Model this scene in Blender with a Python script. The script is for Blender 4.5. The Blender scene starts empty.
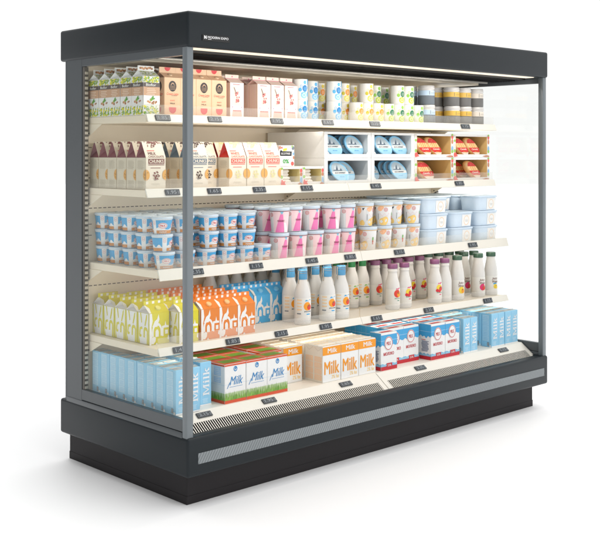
import bpy, bmesh, math, random
from math import sin, cos, pi, radians
from mathutils import Vector

random.seed(7)
scene = bpy.context.scene
COL = scene.collection

# ------------------------------------------------------------------ materials
def lin(c):
    c = c / 255.0
    return c / 12.92 if c <= 0.04045 else ((c + 0.055) / 1.055) ** 2.4

MATS = {}

def mat(name, rgb=None, rough=0.45, metal=0.0, noise=0.05, nscale=40.0, bump=0.0, spec=0.5, coat=0.0):
    """Procedural principled material: noise drives a slight tone and roughness change."""
    if name in MATS:
        return MATS[name]
    m = bpy.data.materials.new(name)
    m.use_nodes = True
    nt = m.node_tree
    b = nt.nodes['Principled BSDF']
    col = tuple(lin(v) for v in rgb)
    tc = nt.nodes.new('ShaderNodeTexCoord')
    nz = nt.nodes.new('ShaderNodeTexNoise')
    nz.inputs['Scale'].default_value = nscale
    nz.inputs['Detail'].default_value = 3
    nt.links.new(tc.outputs['Object'], nz.inputs['Vector'])
    mx = nt.nodes.new('ShaderNodeMix')
    mx.data_type = 'RGBA'
    mx.inputs[6].default_value = (*[v * (1 - noise) for v in col], 1)
    mx.inputs[7].default_value = (*[min(1, v * (1 + noise)) for v in col], 1)
    nt.links.new(nz.outputs['Fac'], mx.inputs[0])
    nt.links.new(mx.outputs[2], b.inputs['Base Color'])
    b.inputs['Roughness'].default_value = rough
    b.inputs['Metallic'].default_value = metal
    b.inputs['Specular IOR Level'].default_value = spec
    b.inputs['Coat Weight'].default_value = coat
    if bump:
        bp = nt.nodes.new('ShaderNodeBump')
        bp.inputs['Strength'].default_value = bump
        bp.inputs['Distance'].default_value = 0.002
        nt.links.new(nz.outputs['Fac'], bp.inputs['Height'])
        nt.links.new(bp.outputs['Normal'], b.inputs['Normal'])
    MATS[name] = m
    return m

def clear_mat(name, ior=1.45, strength=1.0, veil=0.0, veil_col=(245, 243, 236), tint=(255, 255, 255)):
    m = bpy.data.materials.new(name)
    m.use_nodes = True
    nt = m.node_tree
    for n in list(nt.nodes):
        nt.nodes.remove(n)
    out = nt.nodes.new('ShaderNodeOutputMaterial')
    tr = nt.nodes.new('ShaderNodeBsdfTransparent')
    tr.inputs[0].default_value = (*[lin(v) for v in tint], 1)
    gl = nt.nodes.new('ShaderNodeBsdfGlossy')
    gl.inputs['Roughness'].default_value = 0.02
    # Schlick reflectance, the same from both sides of the sheet
    lw = nt.nodes.new('ShaderNodeLayerWeight')
    lw.inputs['Blend'].default_value = 0.5
    pw = nt.nodes.new('ShaderNodeMath')
    pw.operation = 'POWER'
    pw.inputs[1].default_value = 5.0
    nt.links.new(lw.outputs['Facing'], pw.inputs[0])
    f0 = ((ior - 1) / (ior + 1)) ** 2
    mu = nt.nodes.new('ShaderNodeMath')
    mu.operation = 'MULTIPLY_ADD'
    mu.inputs[1].default_value = (1 - f0) * strength
    mu.inputs[2].default_value = f0 * strength
    nt.links.new(pw.outputs[0], mu.inputs[0])
    last = tr.outputs[0]
    if veil:
        df = nt.nodes.new('ShaderNodeBsdfDiffuse')
        df.inputs[0].default_value = (*[lin(v) for v in veil_col], 1)
        tl = nt.nodes.new('ShaderNodeBsdfTranslucent')
        tl.inputs[0].default_value = (*[lin(v) for v in veil_col], 1)
        ad = nt.nodes.new('ShaderNodeMixShader')
        ad.inputs[0].default_value = 0.4
        nt.links.new(df.outputs[0], ad.inputs[1])
        nt.links.new(tl.outputs[0], ad.inputs[2])
        mv = nt.nodes.new('ShaderNodeMixShader')
        mv.inputs[0].default_value = veil
        nt.links.new(tr.outputs[0], mv.inputs[1])
        nt.links.new(ad.outputs[0], mv.inputs[2])
        last = mv.outputs[0]
    mixn = nt.nodes.new('ShaderNodeMixShader')
    nt.links.new(mu.outputs[0], mixn.inputs[0])
    nt.links.new(last, mixn.inputs[1])
    nt.links.new(gl.outputs[0], mixn.inputs[2])
    nt.links.new(mixn.outputs[0], out.inputs[0])
    MATS[name] = m
    return m

def emit_mat(name, rgb, strength):
    m = bpy.data.materials.new(name)
    m.use_nodes = True
    b = m.node_tree.nodes['Principled BSDF']
    b.inputs['Base Color'].default_value = (0.3, 0.3, 0.3, 1)
    b.inputs['Emission Color'].default_value = (*[lin(v) for v in rgb], 1)
    b.inputs['Emission Strength'].default_value = strength
    MATS[name] = m
    return m

# cabinet
mat('anthracite', (30, 36, 40), 0.42, noise=0.05, nscale=9, bump=0.02, spec=0.25)
mat('frame_grey', (76, 81, 84), 0.34, noise=0.03, nscale=9)
mat('post_grey', (116, 123, 127), 0.33, metal=0.15, noise=0.03, nscale=9)
mat('plinth_black', (37, 34, 36), 0.5, noise=0.06, nscale=8, spec=0.2)
mat('dark_gap', (4, 4, 4), 0.8, spec=0.1)
mat('cream_steel', (238, 226, 205), 0.42, noise=0.015, nscale=6)
mat('rail_white', (230, 225, 214), 0.35, noise=0.01, nscale=6)
mat('deck_white', (238, 232, 220), 0.38, noise=0.015, nscale=6)
mat('slot_brown', (95, 84, 70), 0.7)
mat('upright_metal', (96, 92, 86), 0.5)
mat('hole_light', (206, 198, 184), 0.6)
mat('screw_dark', (70, 66, 62), 0.5)
mat('black_plastic', (9, 9, 9), 0.8, spec=0.1)
mat('silver_line', (190, 186, 178), 0.3, metal=0.6)
mat('tag_grey', (52, 58, 64), 0.3)
mat('tag_ink', (140, 146, 151), 0.5)
mat('plate_black', (14, 15, 16), 0.25)
mat('plate_white', (240, 240, 240), 0.4)
emit_mat('led_diffuser', (255, 236, 206), 0.85)
clear_mat('pane_clear', 1.45, 0.8, tint=(253, 254, 253))
clear_mat('lip_clear', 1.45, 0.8, veil=0.12)
# products
PAL = dict(
    milk_blue=(148, 205, 235), milk_blue_pale=(192, 226, 245), milk_blue_line=(122, 186, 222), milk_white=(236, 237, 238), fold_cream=(206, 196, 182),
    fold_blue=(112, 150, 184), code_grey=(118, 128, 138),
    paper=(236, 236, 234), brick_red=(214, 84, 48), leaf_green=(118, 158, 66), grass_a=(118, 168, 62), grass_b=(86, 138, 48), grass_c=(152, 190, 92), grass_pale=(196, 214, 170),
    script_blue=(34, 130, 190), panel_ice=(190, 212, 234), pale_line=(176, 206, 226),
    amber=(240, 152, 8), amber_pale=(250, 208, 120), peach_text=(246, 208, 172), cream_paper=(238, 232, 221),
    sea_blue=(62, 162, 216), sea_pale=(120, 188, 222), sea_dot=(200, 228, 242), ruby=(196, 28, 44), ink_navy=(60, 84, 128),
    lime=(216, 206, 36), tangerine=(228, 130, 42), azure=(84, 178, 232), juice_white=(238, 238, 236), cap_lime=(232, 226, 130), cap_tangerine=(244, 196, 140), cap_azure=(130, 198, 236), gusset=(226, 222, 216),
    floral_dark=(92, 80, 76), tan=(204, 162, 130), tan_text=(232, 206, 184), petal=(226, 218, 60), sprig=(140, 176, 62), nut=(206, 148, 98), nut_dark=(160, 106, 66), leaf=(96, 160, 62),
    kraft=(230, 190, 154), kraft_dark=(208, 166, 130), logo_black=(46, 42, 42), red_script=(218, 70, 60), red_disc=(212, 40, 52), kraft_knob=(206, 176, 144),
    blush=(240, 214, 200), blush_deep=(226, 192, 178), blush_side=(222, 190, 168), drink_rose=(196, 110, 108), drink_brown=(150, 96, 76), drink_cream=(240, 220, 208), rose_dot=(212, 80, 130),
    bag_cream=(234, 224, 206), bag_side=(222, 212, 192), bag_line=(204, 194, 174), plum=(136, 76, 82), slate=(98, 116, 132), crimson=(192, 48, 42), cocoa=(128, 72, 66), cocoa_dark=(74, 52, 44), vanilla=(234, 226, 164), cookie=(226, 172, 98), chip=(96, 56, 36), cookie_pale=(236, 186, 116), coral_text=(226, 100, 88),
    cup_white=(235, 233, 228), dot_blue=(86, 176, 226), dot_deep=(40, 128, 190), dot_pale=(138, 200, 238), dot_yellow=(230, 206, 62), dot_orange=(242, 152, 56), dot_lemon=(232, 224, 116), dot_olive=(206, 192, 40), dot_green=(146, 200, 76), dot_forest=(42, 118, 84), dot_lime=(200, 214, 70),
    jar_grey=(106, 105, 104), jar_steel=(104, 112, 120), jar_lid=(208, 206, 204), jar_gold=(222, 182, 82), jar_ice=(190, 212, 234), jar_bone=(226, 218, 206), jar_mark=(104, 96, 84),
    tub_white=(236, 236, 235), tub_blue=(70, 164, 216), tub_brown=(206, 138, 70), lid_ice=(208, 220, 230), tub_red=(214, 62, 66), tub_pink=(232, 172, 170),
    pink_pale=(248, 214, 216), hot_pink=(240, 126, 182), maroon=(130, 56, 66), sky_tip=(130, 194, 220), label_grey=(220, 222, 222), nutri_green=(110, 180, 80), nutri_red=(210, 90, 50),
    yt_gold=(244, 206, 122), yt_peach=(246, 188, 146), yt_rim=(222, 174, 92), yt_black=(50, 52, 60),
    ice_tub=(212, 227, 240), ice_lid=(206, 222, 237), label_white=(240, 239, 236), label_ring=(246, 204, 146), script_grey=(150, 146, 140),
    bottle_milk=(228, 226, 222), bottle_clear=(214, 214, 212), cap_blue=(84, 158, 204), cap_green=(44, 130, 74), cap_plum=(136, 84, 122), cap_forest=(66, 98, 80), wire=(150, 146, 138), wire_cream=(178, 166, 148), fruit_orange=(246, 160, 30), fruit_red=(222, 60, 40), fruit_yellow=(244, 212, 60), berry=(214, 40, 50), magenta_leaf=(224, 46, 110), tag_blue=(56, 168, 224), tag_green=(120, 190, 70), text_dark=(60, 74, 84), text_green=(90, 150, 120), script_brown=(116, 74, 56), label_paper=(234, 232, 226), orange_pale=(246, 214, 168),
    carton_white=(236, 236, 234), carton_inside=(214, 218, 220), cheese_rim=(132, 192, 224), cheese_sky=(164, 216, 242), cheese_grey=(176, 190, 196), cheese_ink=(56, 74, 96), board_tan=(230, 198, 136), board_dark=(196, 158, 92), bread=(244, 204, 146), bread_dark=(226, 168, 100), pack_red=(214, 44, 42), pack_white=(246, 236, 220), poppy=(232, 96, 88), sprout=(150, 196, 90), cornflower=(136, 180, 216), sienna=(196, 132, 100), black_label=(30, 30, 32), tag_yellow=(240, 214, 60), eco_green=(70, 160, 80), cream_inner=(236, 220, 160), wafer=(240, 234, 224),
)
for k, v in PAL.items():
    mat(k, v, rough=0.42, noise=0.03, nscale=60)
for k in ('lid_ice', 'ice_tub', 'ice_lid', 'cap_blue', 'cap_green', 'cap_plum', 'cap_forest', 'jar_lid', 'bottle_milk', 'bottle_clear'):
    MATS[k].node_tree.nodes['Principled BSDF'].inputs['Roughness'].default_value = 0.25
for k in ('bottle_milk', 'ice_tub', 'lid_ice', 'ice_lid'):
    b_ = MATS[k].node_tree.nodes['Principled BSDF']
    b_.inputs['Subsurface Weight'].default_value = 0.15
    b_.inputs['Subsurface Radius'].default_value = (0.01, 0.01, 0.01)

# ------------------------------------------------------------------ mesh builder
_GL = {}

def glyphs(s, bold=0.0, shear=0.0):
    key = (s, bold, shear)
    if key in _GL:
        return _GL[key]
    cu = bpy.data.curves.new('letters', 'FONT')
    cu.body = s
    cu.offset = bold
    cu.shear = shear
    cu.resolution_u = 3
    ob = bpy.data.objects.new('letters', cu)
    COL.objects.link(ob)
    dg = bpy.context.evaluated_depsgraph_get()
    ev = ob.evaluated_get(dg)
    me = ev.to_mesh()
    vs = [(v.co.x, v.co.y) for v in me.vertices]
    fs = [tuple(p.vertices) for p in me.polygons]
    ev.to_mesh_clear()
    bpy.data.objects.remove(ob)
    bpy.data.curves.remove(cu)
    x0 = min(v[0] for v in vs); x1 = max(v[0] for v in vs)
    y0 = min(v[1] for v in vs); y1 = max(v[1] for v in vs)
    vs = [((v[0] - (x0 + x1) / 2), (v[1] - (y0 + y1) / 2)) for v in vs]
    _GL[key] = (vs, fs, x1 - x0, y1 - y0)
    return _GL[key]

LAY = 0.0005

class MB:
    def __init__(s):
        s.v = []; s.f = []; s.m = []; s.sm = []

    def add(s, pts, faces, m, smooth=False):
        b = len(s.v)
        s.v.extend(tuple(p) for p in pts)
        for i, f in enumerate(faces):
            s.f.append(tuple(b + k for k in f))
            s.m.append(m if isinstance(m, str) else m[i])
            s.sm.append(smooth)

    def quad(s, a, b, c, d, m):
        s.add([a, b, c, d], [(0, 1, 2, 3)], m)

    def box(s, x0, x1, y0, y1, z0, z1, m, bev=0.0, seg=1):
        """m: one name, or dict(front,back,left,right,top,bottom,all)"""
        d = m if isinstance(m, dict) else {'all': m}
        g = lambda k: d.get(k, d.get('all'))
        if bev <= 0:
            P = [(x0, y0, z0), (x1, y0, z0), (x1, y1, z0), (x0, y1, z0), (x0, y0, z1), (x1, y0, z1), (x1, y1, z1), (x0, y1, z1)]
            F = [(0, 1, 5, 4), (2, 3, 7, 6), (3, 0, 4, 7), (1, 2, 6, 5), (4, 5, 6, 7), (3, 2, 1, 0)]
            s.add(P, F, [g(k) for k in ('front', 'back', 'left', 'right', 'top', 'bottom')])
            return
        bm = bmesh.new()
        bmesh.ops.create_cube(bm, size=1.0)
        for v in bm.verts:
            v.co = Vector(((x0 + x1) / 2 + v.co.x * (x1 - x0), (y0 + y1) / 2 + v.co.y * (y1 - y0), (z0 + z1) / 2 + v.co.z * (z1 - z0)))
        bmesh.ops.bevel(bm, geom=list(bm.edges), offset=bev, segments=seg, profile=0.5, affect='EDGES')
        bm.normal_update()
        bm.verts.index_update()
        ms = []
        for f in bm.faces:
            n = f.normal
            ax = max(range(3), key=lambda i: abs(n[i]))
            ms.append(g([('left', 'right'), ('front', 'back'), ('bottom', 'top')][ax][0 if n[ax] < 0 else 1]))
        s.add([v.co[:] for v in bm.verts], [tuple(v.index for v in f.verts) for f in bm.faces], ms, smooth=seg > 1)
        bm.free()

    def lathe(s, groups, cx=0.0, cy=0.0, n=28):
        """groups: list of (material, [(r, z), ...]); smooth inside a group, hard edge between groups"""
        for m, pr in groups:
            pts = []; fs = []
            for r, z in pr:
                for k in range(n):
                    a = 2 * pi * k / n
                    pts.append((cx + r * sin(a), cy - r * cos(a), z))
            for i in range(len(pr) - 1):
                for k in range(n):
                    k2 = (k + 1) % n
                    fs.append((i * n + k, i * n + k2, (i + 1) * n + k2, (i + 1) * n + k))
            s.add(pts, fs, m, smooth=len(pr) > 1)

    def disc(s, r, z, m, cx=0, cy=0, n=28, up=True):
        pts = [(cx + r * sin(2 * pi * k / n), cy - r * cos(2 * pi * k / n), z) for k in range(n)]
        s.add(pts, [tuple(range(n)) if up else tuple(reversed(range(n)))], m)

    def tube(s, path, r, m, n=8):
        pts = []; fs = []
        P = [Vector(p) for p in path]
        for i, p in enumerate(P):
            t = (P[min(i + 1, len(P) - 1)] - P[max(i - 1, 0)]).normalized()
            u = t.cross(Vector((0.31, 0.2, 0.93)))
            u = u.normalized() if u.length > 1e-5 else Vector((1, 0, 0))
            w = t.cross(u)
            for k in range(n):
                a = 2 * pi * k / n
                pts.append(p + u * (r * cos(a)) + w * (r * sin(a)))
        for i in range(len(P) - 1):
            for k in range(n):
                k2 = (k + 1) % n
                fs.append((i * n + k, i * n + k2, (i + 1) * n + k2, (i + 1) * n + k))
        s.add(pts, fs, m, smooth=True)

    # --- printed artwork laid on a face map F(s, t, off) -> xyz
    def up(s, F):
        s.k = (getattr(s, 'k', 0) + 1) % 30
        e = s.k * 1.2e-5
        return lambda a, b, o: F(a, b, o + e)

    def patch(s, F, bl, br, tr, tl, m, lay=1, nx=8, ny=4):
        """printed quadrilateral that follows a curved face"""
        F = s.up(F)
        pts = []; fs = []
        for j in range(ny + 1):
            v = j / ny
            for i in range(nx + 1):
                u = i / nx
                a = (bl[0] * (1 - u) + br[0] * u) * (1 - v) + (tl[0] * (1 - u) + tr[0] * u) * v
                b = (bl[1] * (1 - u) + br[1] * u) * (1 - v) + (tl[1] * (1 - u) + tr[1] * u) * v
                pts.append(F(a, b, lay * LAY))
        for j in range(ny):
            for i in range(nx):
                k = j * (nx + 1) + i
                fs.append((k, k + 1, k + nx + 2, k + nx + 1))
        s.add(pts, fs, m, smooth=True)

    def poly(s, F, pts, m, lay=1):
        F = s.up(F)
        s.add([F(a, b, lay * LAY) for a, b in pts], [tuple(range(len(pts)))], m)

    def rect(s, F, s0, s1, t0, t1, m, lay=1, n=1):
        F = s.up(F)
        pts = []; fs = []
        for i in range(n + 1):
            a = s0 + (s1 - s0) * i / n
            pts += [F(a, t0, lay * LAY), F(a, t1, lay * LAY)]
        for i in range(n):
            fs.append((2 * i, 2 * i + 2, 2 * i + 3, 2 * i + 1))
        s.add(pts, fs, m, smooth=n > 1)

    def oval(s, F, sc, tc, a, b, m, lay=1, n=18, rot=0.0):
        F = s.up(F)
        pts = [F(sc, tc, lay * LAY)]
        fs = []
        for ring in (0.55, 1.0):
            for k in range(n):
                th = 2 * pi * k / n
                x, y = a * ring * cos(th), b * ring * sin(th)
                pts.append(F(sc + x * cos(rot) - y * sin(rot), tc + x * sin(rot) + y * cos(rot), lay * LAY))
        for k in range(n):
            k2 = (k + 1) % n
            fs.append((0, 1 + k, 1 + k2))
            fs.append((1 + k, 1 + n + k, 1 + n + k2, 1 + k2))
        s.add(pts, fs, m)

    def ring(s, F, sc, tc, a, b, w, m, lay=1, n=22):
        F = s.up(F)
        pts = []; fs = []
        for k in range(n):
            th = 2 * pi * k / n
            pts += [F(sc + (a - w) * cos(th), tc + (b - w) * sin(th), lay * LAY), F(sc + a * cos(th), tc + b * sin(th), lay * LAY)]
        for k in range(n):
            k2 = (k + 1) % n
            fs.append((2 * k, 2 * k + 1, 2 * k2 + 1, 2 * k2))
        s.add(pts, fs, m)

    def text(s, F, st, sc, tc, w, m, lay=2, h=None, bold=0.0, shear=0.0, rot=0.0):
        vs, fs, W, H = glyphs(st, 0.0, shear)
        kx = w / (W + 2 * bold)
        ky = kx if h is None else h / (H + bold)
        # heavier weight: the same letters struck again a hair to the side and above
        for dx, dy in (((-bold, 0), (bold, 0), (0, bold / 2), (0, -bold / 2)) if bold else ((0, 0),)):
            G = s.up(F)
            pts = []
            for x, y in vs:
                x = (x + dx) * kx; y = (y + dy) * ky
                pts.append(G(sc + x * cos(rot) - y * sin(rot), tc + x * sin(rot) + y * cos(rot), lay * LAY))
            s.add(pts, fs, m)

    def lines(s, F, s0, s1, t0, t1, n, m, lay=2, fill=0.5, seed=1, nn=1):
        """rows of fine print"""
        rr = random.Random(seed)
        p = (t1 - t0) / n
        for i in range(n):
            a = s0 + rr.uniform(0, 0.12) * (s1 - s0); b = s1 - rr.uniform(0, 0.22) * (s1 - s0)
            s.rect(F, a, b, t0 + i * p, t0 + i * p + p * fill, m, lay, nn)

    def mesh(s, name):
        me = bpy.data.meshes.new(name)
        me.from_pydata(s.v, [], s.f)
        names = []
        for m in s.m:
            if m not in names:
                names.append(m)
        for n in names:
            me.materials.append(MATS[n])
        idx = {n: i for i, n in enumerate(names)}
        me.polygons.foreach_set('material_index', [idx[m] for m in s.m])
        me.polygons.foreach_set('use_smooth', s.sm)
        me.update()
        return me

def F_front(x0, y, z0):
    return lambda s, t, o: (x0 + s, y - o, z0 + t)

def F_left(x, y1, z0):
    return lambda s, t, o: (x - o, y1 - s, z0 + t)

def F_right(x, y0, z0):
    return lambda s, t, o: (x + o, y0 + s, z0 + t)

def F_top(x0, y0, z):
    return lambda s, t, o: (x0 + s, y0 + t, z + o)

def F_quad(a, b, c, d, w, h):
    """bilinear map on a plane quad a(bl) b(br) c(tr) d(tl), s in 0..w, t in 0..h"""
    A, B, C, D = map(Vector, (a, b, c, d))
    n = (B - A).cross(D - A).normalized()
    def F(s, t, o):
        u = s / w; v = t / h
        return tuple(A * (1 - u) * (1 - v) + B * u * (1 - v) + C * u * v + D * (1 - u) * v + n * o)
    return F

def F_cone(r0, r1, h, z0=0.0):
    """s = arc length at mean radius measured from the front, t = height"""
    rm = (r0 + r1) / 2
    def F(s, t, o):
        r = r0 + (r1 - r0) * t / h + o
        a = s / rm
        return (r * sin(a), -r * cos(a), z0 + t)
    return F

def F_prof(prof, rref):
    def F(s, t, o):
        for (r0, z0), (r1, z1) in zip(prof, prof[1:]):
            if z0 <= t <= z1:
                r = r0 + (r1 - r0) * (t - z0) / max(1e-6, z1 - z0)
                break
        else:
            r = rref
        r += o
        a = s / rref
        return (r * sin(a), -r * cos(a), t)
    return F

# ------------------------------------------------------------------ object helpers
def tag(o, label=None, cat=None, group=None, kind=None):
    if label: o['label'] = label
    if cat: o['category'] = cat
    if group: o['group'] = group
    if kind: o['kind'] = kind

def link(name, me, parent=None, loc=(0, 0, 0)):
    o = bpy.data.objects.new(name, me)
    COL.objects.link(o)
    o.location = loc
    if parent is not None:
        o.parent = parent
    return o

PROTO = {}

def proto(key, name, root, parts=()):
    """root: MB, parts: [(name, MB, [(sub name, MB)])]"""
    PROTO[key] = (name, root.mesh(name), [(n, m.mesh(n)) for n, m in parts])

def place(key, loc, rot, label, cat, group):
    name, me, parts = PROTO[key]
    o = link(name, me, None, loc)
    o.rotation_euler = rot if isinstance(rot, tuple) else (0, 0, rot)
    tag(o, label, cat, group)
    for n, pm in parts:
        link(n, pm, o)
    return o

ORD = ['first', 'second', 'third', 'fourth', 'fifth', 'sixth', 'seventh', 'eighth', 'ninth', 'tenth', 'eleventh', 'twelfth']

def rowword(r):
    return 'front row' if r == 0 else ORD[r] + ' row back'

# ------------------------------------------------------------------ dimensions (metres), origin at the near front corner on the floor
W, D = 2.5, 0.965
Z_BB, Z_BT, Z_CB, Z_CT = 0.126, 0.283, 1.824, 1.966

# ------------------------------------------------------------------ setting
mat('studio_floor', (250, 250, 250), 0.55, noise=0.004, nscale=3, spec=0.25)
fl = MB()
n_ = 48
fl.add([(45 * cos(2 * pi * k / n_), 45 * sin(2 * pi * k / n_), 0) for k in range(n_)], [tuple(range(n_))], 'studio_floor')
o = link('floor', fl.mesh('floor'))
tag(o, 'seamless white studio floor under the display fridge', 'floor', kind='structure')

# ------------------------------------------------------------------ the refrigerated display case
case = bpy.data.objects.new('display_fridge', None)
COL.objects.link(case)
tag(case, 'open-front anthracite refrigerated display case with cream shelves full of dairy', 'display fridge')

def part(name, mb, parent=case):
    return link(name, mb.mesh(name), parent)

# canopy
m = MB()
m.box(0, W, 0, D, Z_CB, Z_CT, 'anthracite', bev=0.011, seg=3)
canopy = part('canopy', m)
m = MB(); m.box(0.036, 2.40, 0.022, 0.082, Z_CB - 0.003, Z_CB + 0.004, 'led_diffuser', bev=0.003)
part('light_strip', m, canopy)
m = MB()
m.box(0.034, 2.42, 0.096, 0.45, Z_CB - 0.010, Z_CB + 0.002, 'black_plastic')
for k in range(9):
    y = 0.15 + k * 0.018
    m.box(0.04, 2.40, y, y + 0.005, Z_CB - 0.016, Z_CB - 0.0105, 'dark_gap')
m.box(0.036, 2.41, 0.345, 0.352, Z_CB - 0.020, Z_CB - 0.0105, 'silver_line')
part('air_outlet', m, canopy)
m = MB(); m.box(0.034, 2.466, 0.452, 0.80, Z_CB - 0.022, Z_CB + 0.001, 'cream_steel')
part('ceiling_panel', m, canopy)
# nameplate
m = MB()
m.box(0.070, 0.210, -0.004, 0.001, 1.8525, 1.8770, 'plate_black', bev=0.0015)
F = F_front(0.070, -0.004, 1.8525)
m.poly(F, [(0.008, 0.007), (0.008, 0.020), (0.0115, 0.020), (0.017, 0.0125), (0.017, 0.020), (0.0205, 0.020), (0.0205, 0.007), (0.017, 0.007), (0.0115, 0.0145), (0.0115, 0.007)], 'plate_white', 2)
m.text(F, 'MODERN EXPO', 0.079, 0.0145, 0.106, 'plate_white', 2, h=0.0092, bold=0.02)
m.rect(F, 0.027, 0.045, 0.0055, 0.0072, 'plate_white', 2)
part('nameplate', m, canopy)

# base: fascia ring with a recess inside
def fascia_ring():
    bm = bmesh.new()
    t = 0.05
    def loop(x0, x1, y0, y1, z):
        return [bm.verts.new(p) for p in ((x0, y0, z), (x1, y0, z), (x1, y1, z), (x0, y1, z))]
    ob = loop(0, W, 0, D, Z_BB); ot = loop(0, W, 0, D, Z_BT)
    it = loop(t, W - t, t, D - t, Z_BT); ib = loop(t, W - t, t, D - t, 0.235)
    ed = []
    for k in range(4):
        k2 = (k + 1) % 4
        bm.faces.new((ob[k], ob[k2], ot[k2], ot[k]))
        bm.faces.new((ot[k], ot[k2], it[k2], it[k]))
        bm.faces.new((it[k], it[k2], ib[k2], ib[k]))
    bm.faces.new(ib)
    bm.faces.new(list(reversed(ob)))
    bm.edges.ensure_lookup_table()
    for e in bm.edges:
        if all(v in ob or v in ot for v in e.verts):
            ed.append(e)
    bmesh.ops.bevel(bm, geom=ed, offset=0.012, segments=3, profile=0.5, affect='EDGES')
    bmesh.ops.recalc_face_normals(bm, faces=bm.faces)
    mb = MB()
    bm.verts.index_update()
    mb.add([v.co[:] for v in bm.verts], [tuple(v.index for v in f.verts) for f in bm.faces], 'anthracite', smooth=True)
    bm.free()
    return mb
me = fascia_ring().mesh('base_body')
base = link('base_body', me, case)

# ribbed bumper strip
def strip_mat():
    m_ = bpy.data.materials.new('ribbed_strip'); m_.use_nodes = True
    nt = m_.node_tree; b = nt.nodes['Principled BSDF']
    tc = nt.nodes.new('ShaderNodeTexCoord'); mp = nt.nodes.new('ShaderNodeMapping')
    mp.inputs['Rotation'].default_value = (0, radians(-32), 0)
    wv = nt.nodes.new('ShaderNodeTexWave'); wv.wave_type = 'BANDS'; wv.bands_direction = 'X'
    wv.inputs['Scale'].default_value = 26
    rp = nt.nodes.new('ShaderNodeValToRGB')
    rp.color_ramp.elements[0].position = 0.35; rp.color_ramp.elements[1].position = 0.65
    rp.color_ramp.elements[0].color = (*[lin(v) for v in (108, 114, 117)], 1)
    rp.color_ramp.elements[1].color = (*[lin(v) for v in (134, 140, 143)], 1)
    bp = nt.nodes.new('ShaderNodeBump'); bp.inputs['Strength'].default_value = 0.4; bp.inputs['Distance'].default_value = 0.002
    nt.links.new(tc.outputs['Object'], mp.inputs[0]); nt.links.new(mp.outputs[0], wv.inputs['Vector'])
    nt.links.new(wv.outputs['Fac'], rp.inputs[0]); nt.links.new(rp.outputs[0], b.inputs['Base Color'])
    nt.links.new(wv.outputs['Fac'], bp.inputs['Height']); nt.links.new(bp.outputs[0], b.inputs['Normal'])
    b.inputs['Roughness'].default_value = 0.4
    MATS['ribbed_strip'] = m_
strip_mat()
m = MB(); m.box(0.051, 2.459, -0.003, 0.004, 0.1755, 0.218, 'ribbed_strip', bev=0.001)
part('bumper_strip', m, base)

# plinth
m = MB()
m.box(0.0445, 2.4415, 0.0635, 0.9525, 0.030, Z_BB + 0.006, 'plinth_black', bev=0.002)
m.box(0.043, 2.443, 0.062, 0.954, 0.0, 0.034, 'plinth_black', bev=0.001)
part('plinth', m)

# side walls: glazed frames, corner posts and panes
def side(sx):
    X = (lambda a: a) if sx == 0 else (lambda a: W - a)
    def bx(mb, a0, a1, *r, **k):
        lo, hi = sorted((X(a0), X(a1)))
        mb.box(lo, hi, *r, **k)
    f = MB()
    bx(f, 0.006, 0.034, 0.787, 0.915, Z_BT - 0.03, Z_CB + 0.004, 'frame_grey', bev=0.0015)
    bx(f, 0.008, 0.034, 0.918, 0.930, Z_BT - 0.03, Z_CB + 0.004, 'frame_grey', bev=0.0015)
    bx(f, 0.006, 0.032, 0.0415, 0.7865, 1.793, Z_CB + 0.004, 'frame_grey', bev=0.0015)
    bx(f, 0.006, 0.032, 0.0415, 0.7865, 0.303, 0.350, 'frame_grey', bev=0.0015)
    bx(f, 0.003, 0.032, 0.0415, 0.915, Z_BT - 0.03, 0.300, 'frame_grey', bev=0.003, seg=2)
    fr = part('side_frame', f)
    g = MB(); bx(g, 0.016, 0.020, 0.041, 0.7868, 0.3502, 1.7928, 'pane_clear')
    part('glass_pane', g, fr)
    p = MB(); bx(p, 0.004, 0.036, 0.010, 0.041, Z_BT - 0.004, Z_CB + 0.002, 'post_grey', bev=0.003, seg=2)
    part('corner_post', p, fr)
    u = MB(); bx(u, 0.010, 0.031, 0.771, 0.7855, 0.345, 1.79, 'upright_metal')
    for k in range(64):
        z = 0.352 + k * 0.0223
        bx(u, 0.0125, 0.0285, 0.7695, 0.7708, z, z + 0.012, 'hole_light')
    part('shelf_upright', u, fr)
side(0)
side(1)

# back
m = MB(); m.box(0.034, 2.466, 0.801, 0.812, 0.30, Z_CB, 'cream_steel')
for z in (1.157, 0.807):
    for k in range(96):
        x = 0.052 + k * 0.025
        if abs(x - 1.25) < 0.02:
            continue
        m.box(x, x + 0.016, 0.7995, 0.802, z - 0.002, z + 0.002, 'slot_brown')
for z in (1.431, 1.361, 1.294, 1.085, 1.035):
    m.box(0.044, 0.066, 0.7995, 0.802, z - 0.0015, z + 0.0015, 'slot_brown')
part('back_wall', m)
m = MB(); m.box(0.034, 2.466, 0.813, 0.955, 0.20, Z_CB, 'anthracite')
part('back_panel', m)

# deck with sloping air intake
m = MB()
m.box(0.036, 2.464, 0.150, 0.800, 0.325, 0.340, 'deck_white')
deck = part('floor_deck', m)
A_ = Vector((0, 0.150, 0.340)); B_ = Vector((0, 0.060, 0.2745))
def sl(x, u, o=0.0):
    """point on the sloping panel, u 0 (top) .. 1 (bottom lip)"""
    p = A_ + (B_ - A_) * u
    n = Vector((0, -0.588, 0.809))
    return (x, p.y + n.y * o, p.z + n.z * o)
def slab(mb, x0, x1, u0, u1, o0, o1, mt):
    P = [sl(x0, u1, o0), sl(x1, u1, o0), sl(x1, u0, o0), sl(x0, u0, o0), sl(x0, u1, o1), sl(x1, u1, o1), sl(x1, u0, o1), sl(x0, u0, o1)]
    mb.add(P, [(0, 1, 5, 4), (2, 3, 7, 6), (3, 0, 4, 7), (1, 2, 6, 5), (4, 5, 6, 7), (3, 2, 1, 0)], mt)
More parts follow.
